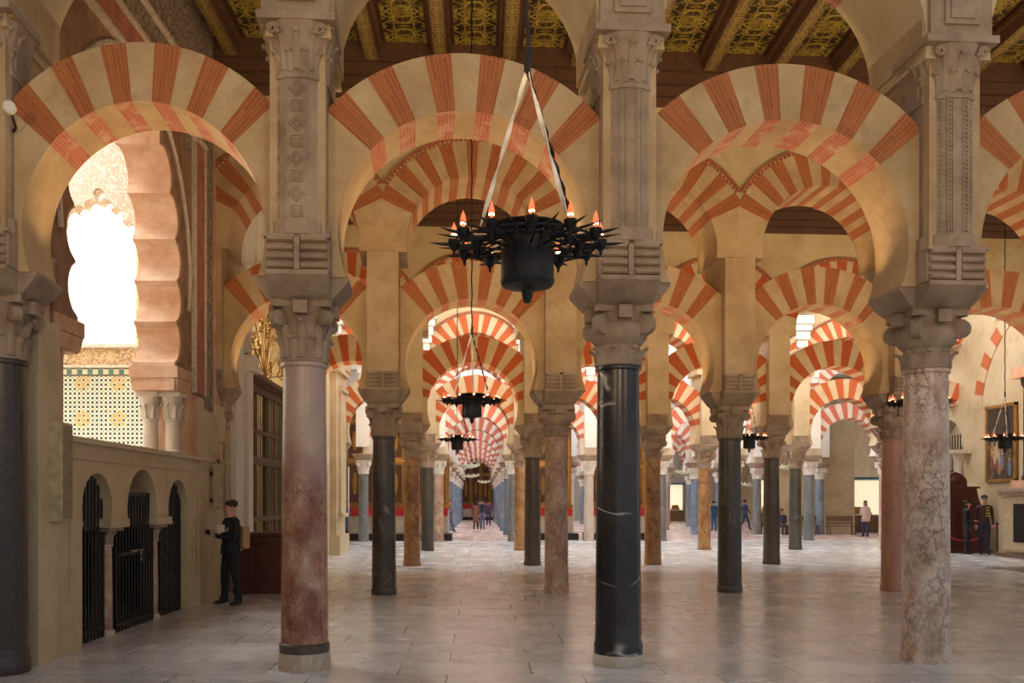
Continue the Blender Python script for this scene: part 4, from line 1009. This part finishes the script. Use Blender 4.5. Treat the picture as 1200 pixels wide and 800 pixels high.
for k in (1, 2):         # uplights beside the piers, washing the soffits of the upper arches
    for n in range(-1, 4):
        c_ = P(k, n)
        for s in (-1, 1):
            q = Vector((s*.6, -.1, 1)).to_track_quat('-Z', 'Y').to_euler()
            lamp('SPOT', 'upper_soffit_uplight', (c_.x+s*.50, c_.y+.30, 5.62), 26, WARM, .012, rot=q, angle=115)
lamp('AREA', 'side_chapel_light', (-6.6, 19.0, 6.7), 260, (1.0, .88, .62), 2.0, 3.0)
for k in (0, 1, 2, 3):
    for n in range(-2, 4 if k < 1 else 5):
        if k == 0 and n == -2: continue
        flood(k, n, True, SPOT_F*(.8 if k else .9), 38)
# ---------------------------------------------------------------- chandeliers
def ribbon(m, a, b, w_, turns, mt=0, n=24):
    a, b = Vector(a), Vector(b); t_ = (b-a).normalized(); u = t_.orthogonal().normalized(); v = t_.cross(u); vs = []
    for i in range(n+1):
        q = i/n; an = turns*2*math.pi*q; d = (u*math.cos(an)+v*math.sin(an)); e = t_.cross(d)
        c_ = a.lerp(b, q)
        for s1, s2 in ((-1, -1), (1, -1), (1, 1), (-1, 1)): vs.append(c_+d*s1*w_/2+e*s2*.0025)
    fs = [(i*4+j, i*4+(j+1) % 4, i*4+4+(j+1) % 4, i*4+4+j) for i in range(n) for j in range(4)]
    m.add(vs, fs, mt)
armm = MB()
armm.tube([(.15, -.012, .02), (.30, -.02, .0), (.42, 0, .0)], .008, 5).tube([(.15, .012, -.03), (.30, .02, -.02), (.42, 0, -.012)], .007, 5)
armm.tube([(.24, 0, -.01), (.27, .07, -.005), (.34, .10, 0), (.40, .075, 0)], .006, 4).tube([(.24, 0, -.01), (.27, -.07, -.005), (.34, -.10, 0), (.40, -.075, 0)], .006, 4)
armm.tube([(.42, 0, 0), (.50, 0, .004), (.56, 0, .01)], [.012, .008, .001], 5)
ARM = armm.mesh('arm', M['iron'], 40)
CUP = MB().lathe([(.002, -.065), (.009, -.05), (.008, -.038), (.024, -.02), (.033, 0), (.037, .024), (.034, .026), (.02, .01)], 12).mesh('cup', M['iron'], 40)
SPK = MB().tube([(.30, 0, .01), (.45, 0, .012), (.535, 0, .02)], [.009, .007, .001], 5).lathe([(.002, -.06), (.02, -.04), (.026, -.01), (.01, .01)], 8, (.30, 0, 0)).mesh('spike', M['iron'], 40)
BUL = MB().lathe([(.008, .01), (.010, .02), (.016, .035), (.0165, .05), (.011, .075), (.004, .092), (.001, .1)], 10).mesh('bulb', M['bulb'], True)
HOT = MB().blob((0, 0, .032), (.0172, .0172, .011), n=8, k=5).mesh('filament', M['bulbhot'], True)
BOW = MB().lathe([(.004, -.32), (.02, -.315), (.028, -.29), (.036, -.25), (.06, -.24), (.10, -.235), (.140, -.228), (.152, -.215), (.156, -.20), (.152, -.185), (.150, -.02), (.152, 0), (.152, .02), (.145, .03), (.14, .02)], 32).mesh('bowl', M['ironbowl'], 35)
b_ = MB().lathe([(.14, .045), (.19, .075), (.215, .085), (.215, .092), (.18, .09), (.13, .06)], 32, caps=False)
for r in (.285, .40):
    b_.tube([(r*math.cos(i*math.pi/18), r*math.sin(i*math.pi/18), -.005) for i in range(37)], .008, 5)
for i in range(24):
    a = i*math.pi/12; b_.tube([(.15*math.cos(a), .15*math.sin(a), .05), (.285*math.cos(a+.1), .285*math.sin(a+.1), 0), (.40*math.cos(a-.06), .40*math.sin(a-.06), -.01)], .006, 4)
RIM = b_.mesh('openwork_rim', M['iron'], 40)
m = MB()
for i in range(14): m.tube([(-.155, -.03+.006*math.sin(i), .0-.0), (-.16, -.03, -.01)], .004, 4)
def chain_pts(): return [(-.09+.012*math.sin(i*1.3), -.135-.002*(i % 2), .0-.013*i) for i in range(14)]
CHN = MB().tube(chain_pts(), .006, 5).tube([(.08, -.145, .02), (.06, -.155, -.05), (.045, -.153, -.10), (.06, -.156, -.06), (.10, -.14, .02)], .0035, 4).mesh('loose_chain', M['iron'])
def chandelier(x, y, z, sc_, lab, ztop, rz, off=0.0):
    o = thing('chandelier', lab, 'chandelier', (x, y, z), rz, 'iron chandeliers'); o.scale = (sc_, sc_, 1)
    put('bowl', BOW, o); put('openwork_rim', RIM, o); put('loose_chain', CHN, o)
    for i in range(12):
        a = put('arm', ARM, o, rz=i*math.pi/6)
        c_ = put('cup', CUP, a, (.42, 0, .0)); put('bulb', BUL, a, (.42, 0, .02)); put('filament', HOT, a, (.42, 0, .02))
        put('spike', SPK, o, rz=i*math.pi/6+math.pi/12)
    for ang, tw, mt in ((190, 1.5, M['glarestrap']), (338, 4.5, M['iron']), (322 if y < 6 else 80, 1.2, M['glarestrap'])):
        m = MB(); ribbon(m, (.30*math.cos(R(ang)), .30*math.sin(R(ang)), .0), (off, 0, .95), .026, tw)
        m.build('strap', mt, o)
    m = MB().tube([(off, 0, .93), (off, 0, .99), (off+.01, 0, 1.05)], .02, 6); m.build('hook', M['iron'], o)
    m = MB(); n = int((ztop-z-1)/.12); m.tube([(off+.006*math.sin(i*1.9), .006*math.cos(i*1.9), 1.0+(ztop-z-1.0)*i/n) for i in range(n+1)], .011, 6)
    m.build('hanging_cable', M['iron'], o)
    return o
CH = [(.26, 4.8, 3.0, .95, 'large black iron chandelier with orange bulbs hanging nearest the camera', 9.0), (-.11, 12.4, 3.02, .92, 'black iron chandelier hanging second from the front over the central nave', 8.9),
      (-.49, 19.5, 2.98, .86, 'small black iron chandelier hanging third in line over the central nave', 8.9), (6.32, 12.7, 3.03, .90, 'lit chandelier half hidden behind the pink and white front column at right', 8.9),
      (6.05, 19.8, 3.03, .86, 'lit chandelier seen just right of the dark second-row column', 8.9), (11.85, 19.9, 3.03, .9, 'lit chandelier at the right edge in front of the painting', 8.9)]
for i, (x, y, z, s, lab, zt) in enumerate(CH): chandelier(x, y, z, s, lab, zt, R(-8+13*i) if i else 0, .0)
struct(MB().box((.26, 5.1, 9.15), (.3, 7.4, .3)), 'trim_14', M['wood_dark'])
M['lampring'] = plain('pale_brass_lamp_ring', (.55, .58, .42), .35, .3)
tr = MB()
for r, z, q in ((.42, 0, .022), (.22, -.07, .018)): tr.tube([(r*math.cos(i*math.pi/12), r*math.sin(i*math.pi/12), z) for i in range(25)], q, 6)
tr.lathe([(.40, .0), (.40, .02), (.3, -.05), (.1, -.1), (.1, -.12), (.32, -.07), (.42, -.01)], 24, caps=False)
RING = tr.mesh('lamp_ring', M['lampring'], 40)
tc_ = MB()
for i in range(6):
    a = i*math.pi/3; tc_.tube([(.40*math.cos(a), .40*math.sin(a), 0), (.10*math.cos(a), .10*math.sin(a), .6), (0, 0, .9)], .007, 4)
tc_.tube([(0, 0, .9), (0, 0, 7.3)], .008, 4); TCH = tc_.mesh('suspension_chain', M['iron'])
GC = MB().lathe([(.01, -.05), (.025, 0), (.03, .05), (.02, .05)], 8).mesh('glass_cup', M['white'])
for (px, Y, z, lab) in ((549, 33.7, 3.0, 'pale ring lamp nearest in line beyond the chandeliers over the central nave'), (552, 46.7, 3.0, 'pale ring lamp second in line far down the central nave'), (567, 60.6, 3.0, 'smallest pale ring lamp farthest down the central nave'),
                        (879, 44.5, 2.5, 'ring lamp on a cone of chains between two dark columns right of centre'), (924, 35.0, 3.0, 'pale ring lamp behind the slim grey columns at right'), (802, 40.5, 3.0, 'pale ring lamp left of the dark second-row column right of centre')):
    o = thing('hanging_ring_lamp', lab, 'lamp', ((px-562)/1034*Y, Y, z), 0, 'hanging ring lamps')
    put('lamp_ring', RING, o); put('suspension_chain', TCH, o); [put('glass_cup', GC, o, (.42*math.cos(i*math.pi/5), .42*math.sin(i*math.pi/5), .05)) for i in range(10)]

# ---------------------------------------------------------------- people
M['skin'] = plain('skin', (.48, .27, .18), .6, spread=.08)
def fabric(c, nm='cloth'): return plain(nm, c, .85, spread=.18, scale=30)
POSE = {
 'stand': dict(el=[(-.21, .03, 1.12), (.21, .03, 1.12)], wr=[(-.22, -.06, .88), (.22, -.06, .88)], kn=[(-.09, -.01, .49), (.09, -.01, .49)], an=[(-.10, .03, .09), (.10, .03, .09)]),
 'phone': dict(el=[(-.20, -.02, 1.10), (.20, -.02, 1.10)], wr=[(-.06, -.25, 1.15), (.07, -.25, 1.14)], kn=[(-.10, -.05, .49), (.12, .02, .49)], an=[(-.11, -.04, .09), (.15, .07, .09)]),
 'walk': dict(el=[(-.21, -.06, 1.13), (.21, .10, 1.13)], wr=[(-.20, -.24, .95), (.22, .08, .88)], kn=[(-.09, -.16, .52), (.09, .05, .48)], an=[(-.09, -.26, .10), (.09, .36, .16)]),
 'hold': dict(el=[(-.20, .0, 1.10), (.20, .02, 1.12)], wr=[(-.12, -.2, 1.08), (.22, -.05, .9)], kn=[(-.09, -.01, .49), (.09, -.02, .49)], an=[(-.10, .03, .09), (.10, -.0, .09)]),
 'sit': dict(el=[(-.21, -.02, 1.12), (.21, -.02, 1.12)], wr=[(-.12, -.25, .98), (.12, -.25, .98)], kn=[(-.10, -.42, .90), (.10, -.42, .90)], an=[(-.10, -.40, .50), (.10, -.40, .50)])}
def person(label, x, y, h, rz, pose, top, legs, hairc, hair='short', shoe=(.02, .02, .02), skin=None, coat=None, sub=2):
    p = POSE[pose]; V = []; E = []; RAD = []; LAB = []
    def v(co, r, lab, par=None):
        V.append(Vector(co)); RAD.append(r if isinstance(r, tuple) else (r, r)); LAB.append(lab)
        if par is not None: E.append((par, len(V)-1))
        return len(V)-1
    pel = v((0, 0, .93), (.145, .105), 'leg'); wa = v((0, 0, 1.05), (.135, .10), 'top', pel); ch = v((0, 0, 1.26), (.16, .115), 'top', wa); up = v((0, .01, 1.385), (.11, .08), 'top', ch)
    nk = v((0, 0, 1.455), .058, 'skin', up); h1 = v((0, -.02, 1.53), (.068, .078), 'skin', nk); h2 = v((0, -.015, 1.615), (.082, .095), 'skin', h1); h3 = v((0, -.005, 1.68), (.055, .068), 'skin', h2)
    HD = []
    for i, s in enumerate((-1, 1)):
        sh = v((s*.175, .01, 1.37), .062, 'top', up); el = v(p['el'][i], .047, 'top', sh); wr = v(p['wr'][i], .034, 'top', el)
        d = (Vector(p['wr'][i])-Vector(p['el'][i])).normalized(); side = Vector((-s, 0, 0)); side = (side-d*side.dot(d)).normalized(); nrm = d.cross(side)
        W = Vector(p['wr'][i]); wb_ = v(W+d*.02, .024, 'skin', wr); pm = v(W+d*.065, (.036, .018), 'skin', wb_); HD.append((W+d*.09, d, side, nrm))
        for j, (o_, l_) in enumerate(((-.030, .062), (-.011, .074), (.010, .07), (.029, .056))):
            a = v(W+d*.095+side*o_, .010, 'skin', pm); b = v(W+d*(.095+l_*.55)+side*o_*1.05+nrm*.010*s, .009, 'skin', a); v(W+d*(.095+l_*.9)+side*o_+nrm*.030*s, .008, 'skin', b)
        a = v(W+d*.05+side*.036, .011, 'skin', wb_); v(W+d*.09+side*.055+nrm*.012*s, .009, 'skin', a)
    for i, s in enumerate((-1, 1)):
        hp = v((s*.085, 0, .86), .092, 'leg', pel); kn = v(p['kn'][i], .066, 'leg', hp); an = v(p['an'][i], .048, 'leg', kn)
        A = Vector(p['an'][i]); v(A+Vector((s*.01, -.07, -.045)), (.042, .035), 'shoe', an); v(A+Vector((s*.02, -.16, -.058)), (.036, .025), 'shoe', len(V)-1); v(A+Vector((0, .035, -.055)), .03, 'shoe', an)
    me = bpy.data.meshes.new('body'); me.from_pydata(V, E, []); ob = bpy.data.objects.new('body', me); COL.objects.link(ob)
    sk = ob.modifiers.new('skin', 'SKIN'); sd = ob.modifiers.new('sub', 'SUBSURF'); sd.levels = sub; sd.render_levels = sub
    for i, q in enumerate(me.skin_vertices[0].data): q.radius = RAD[i]; q.use_root = (i == 0)
    bpy.context.view_layer.update(); ev = ob.evaluated_get(bpy.context.evaluated_depsgraph_get()); nm = bpy.data.meshes.new_from_object(ev)
    bpy.data.objects.remove(ob)
    m = MB(); m.v = [tuple(q.co) for q in nm.vertices]; Lm = {'skin': 0, 'top': 1, 'leg': 2, 'shoe': 3}
    for f in nm.polygons:
        c_ = f.center; best = 9; lb = 'top'
        for a, b in E:
            A, B = V[a], V[b]; ab = B-A; t_ = max(0, min(1, (c_-A).dot(ab)/max(1e-9, ab.length_squared))); dd = (A+ab*t_-c_).length-sum(RAD[b])/2*.8
            if dd < best: best = dd; lb = LAB[b] if t_ > .15 else (LAB[b] if LAB[b] == 'skin' else LAB[a])
        if lb == 'skin' and c_.z < 1.43 and c_.z > 1.3: lb = 'top'
        m.f.append(tuple(f.vertices)); m.m.append(Lm[lb]); m.uv.append(None)
    # nose, ears, eyes, mouth belong to the same head surface
    m.blob((0, -.112, 1.575), (.013, .022, .022), 0, 8, 6); m.blob((-.080, -.005, 1.59), (.01, .02, .03), 0, 8, 6); m.blob((.080, -.005, 1.59), (.01, .02, .03), 0, 8, 6)
    for s in (-1, 1): m.blob((s*.030, -.100, 1.605), (.011, .006, .006), 4, 8, 5); m.box((s*.030, -.102, 1.628), (.03, .006, .006), 4)
    m.box((0, -.098, 1.535), (.04, .006, .007), 4)
    o = thing('person', label, 'person', (x, y, 0), rz); s_ = h/1.71; o.scale = (s_,)*3
    zoff = -.0
    if pose == 'sit': zoff = -.42
    mats = [M['skin'] if skin is None else skin, fabric(top, 'top_cloth'), fabric(legs, 'trouser_cloth'), fabric(shoe, 'shoe_leather'), fabric((.03, .02, .015), 'dark_feature')]
    b = m.build('body', mats, o, True); b.location.z = zoff
    hm = MB(); q = Matrix.Rotation(R(18), 3, 'X')
    hm.blob((0, .012, 1.652), (.090, .106, .074), rot=q)
    if hair == 'long': hm.blob((0, .05, 1.52), (.085, .05, .17)); hm.blob((-.06, .0, 1.55), (.03, .05, .12)); hm.blob((.06, .0, 1.55), (.03, .05, .12))
    hh = hm.build('hair', fabric(hairc, 'hair'), o, True); hh.location.z = zoff
    if hair == 'cap':
        c2 = MB().blob((0, .005, 1.665), (.09, .10, .065)).box((0, -.12, 1.655), (.13, .11, .012)).build('cap', fabric((.03, .03, .035), 'cap_cloth'), o, True)
    if coat:
        col, z0 = coat
        cm = MB().lathe([(.185, z0), (.17, z0+.15), (.15, 1.02), (.165, 1.22), (.15, 1.36), (.07, 1.44)], 20, sy=.75)
        c3 = cm.build('coat', fabric(col, 'coat_cloth'), o, True); c3.location.z = zoff
    return o, HD, s_
man, HD, s_ = person('man in black jacket and trousers with tan bag, looking at the phone he holds', -3.88, 13.75, 1.62, R(-50), 'phone', (.012, .013, .018), (.010, .010, .012), (.05, .028, .018), coat=((.014, .015, .02), .84))
MB().box((0.0, -.355, 1.20), (.15, .012, .085)).build('x', M['iron']).name = 'tmp'
man.scale = (man.scale[0]*1.13, man.scale[1]*1.1, man.scale[2])
t_ = bpy.data.objects['tmp']; t_.name = 'mobile_phone'; t_.location = man.location; t_.rotation_euler = man.rotation_euler; t_.scale = man.scale
tag(t_, 'black mobile phone held by the man in black at left', 'phone')
m = MB().box((.10, .15, 1.10), (.26, .12, .36)); bag = m.build('shoulder_bag', fabric((.38, .24, .12), 'bag_canvas'), None, bevel=.03)
bag.location = man.location; bag.rotation_euler = man.rotation_euler; bag.scale = man.scale; tag(bag, 'tan bag slung on the back of the man in black at left', 'bag')
bs = MB(); ribbon(bs, (.14, .12, 1.24), (.10, .0, 1.44), .035, 0, n=6); ribbon(bs, (.10, .0, 1.44), (.11, -.12, 1.2), .035, 0, n=6); bs.build('strap', fabric((.3, .19, .1), 'strap_canvas'), bag)
pp = MB().box((.08, -.19, 1.26), (.15, .015, .12), rz=.3).build('folded_guide', M['chapelwhite']); pp.location = man.location; pp.rotation_euler = man.rotation_euler; pp.scale = man.scale
tag(pp, 'pale folded paper guide held against the chest of the man in black', 'paper')
def at(px, Y): return (px-562)/1034*Y
person('person in dark blue coat standing beside a tall white candle left of the central nave', at(404, 33.5), 33.5, 1.66, R(200), 'hold', (.03, .05, .16), (.02, .03, .09), (.03, .02, .02), coat=((.03, .05, .16), .55))
cn = thing('processional_candle', 'tall thin white candle standing beside the person in dark blue at left', 'candle', (at(408.5, 33.3), 33.3, 0))
MB().lathe([(.12, 0), (.12, .03), (.02, .06), (.018, 1.1), (.045, 1.15), (.045, 1.2)], 14).build('stand', M['gold'], cn, 40)
MB().lathe([(.022, 1.2), (.022, 2.9), (.004, 2.95)], 10).build('wax_candle', M['chapelwhite'], cn, 40)
person('person with purple top and blue jeans striding left of the central nave', at(527, 47), 47, 1.72, R(70), 'walk', (.10, .12, .08), (.10, .13, .25), (.04, .03, .03), coat=((.22, .1, .26), .95))
person('person in brown coat in the far group in the central nave', at(557.5, 51), 51, 1.68, R(180), 'stand', (.20, .08, .06), (.05, .03, .03), (.03, .02, .02), 'long', coat=((.22, .09, .07), .45))
person('person in dark jacket and blue jeans in the far group of the central nave', at(565, 51.5), 51.5, 1.76, R(170), 'stand', (.05, .05, .08), (.14, .18, .30), (.03, .02, .02))
person('person in black standing behind the far group in the central nave', at(562, 54), 54, 1.74, R(190), 'stand', (.03, .03, .04), (.04, .04, .06), (.03, .02, .02))
person('person in purple jacket, farthest right of the people down the central nave', at(572.5, 60), 60, 1.70, R(180), 'stand', (.12, .06, .16), (.04, .04, .08), (.03, .02, .02))
person('person in red top beside the right columns far down the central nave', at(589, 62), 62, 1.66, R(200), 'stand', (.5, .03, .03), (.03, .03, .05), (.03, .02, .02))
person('person in blue jacket seen from behind between columns right of centre', at(836.5, 48.5), 48.5, 1.66, R(185), 'stand', (.02, .07, .16), (.03, .08, .2), (.03, .02, .02))
person('person in dark blue walking just right of the dark second-row column', at(873, 50), 50, 1.72, R(110), 'walk', (.03, .05, .12), (.03, .05, .14), (.03, .02, .02))
person('person in dark clothes sitting on the leftmost far bench at right', at(916, 43.4), 43.35, 1.66, R(0), 'sit', (.03, .03, .06), (.03, .03, .05), (.04, .02, .02), 'long')
person('woman with long dark hair in a pale pink coat near the lit display case', at(1014, 40.5), 40.5, 1.66, R(-40), 'hold', (.62, .46, .42), (.04, .06, .16), (.06, .03, .02), 'long', coat=((.66, .50, .45), .72))
person('woman with long dark hair in black jacket standing by the confessional at right', 14.82, 26.85, 1.64, R(55), 'hold', (.012, .012, .02), (.02, .022, .035), (.015, .01, .01), 'long')
pm, _, _ = person('man in dark cap and jacket with yellow stripes by the confessional at right', 15.3, 26.75, 1.80, R(-20), 'stand', (.05, .015, .015), (.025, .03, .05), (.02, .015, .01), 'cap')
st = MB()
for z in (1.12, 1.2, 1.28, 1.36): st.box((.07, -.112, z), (.09, .02, .03))
st.build('yellow_stripes', fabric((.6, .45, .03), 'yellow_cloth'), pm)
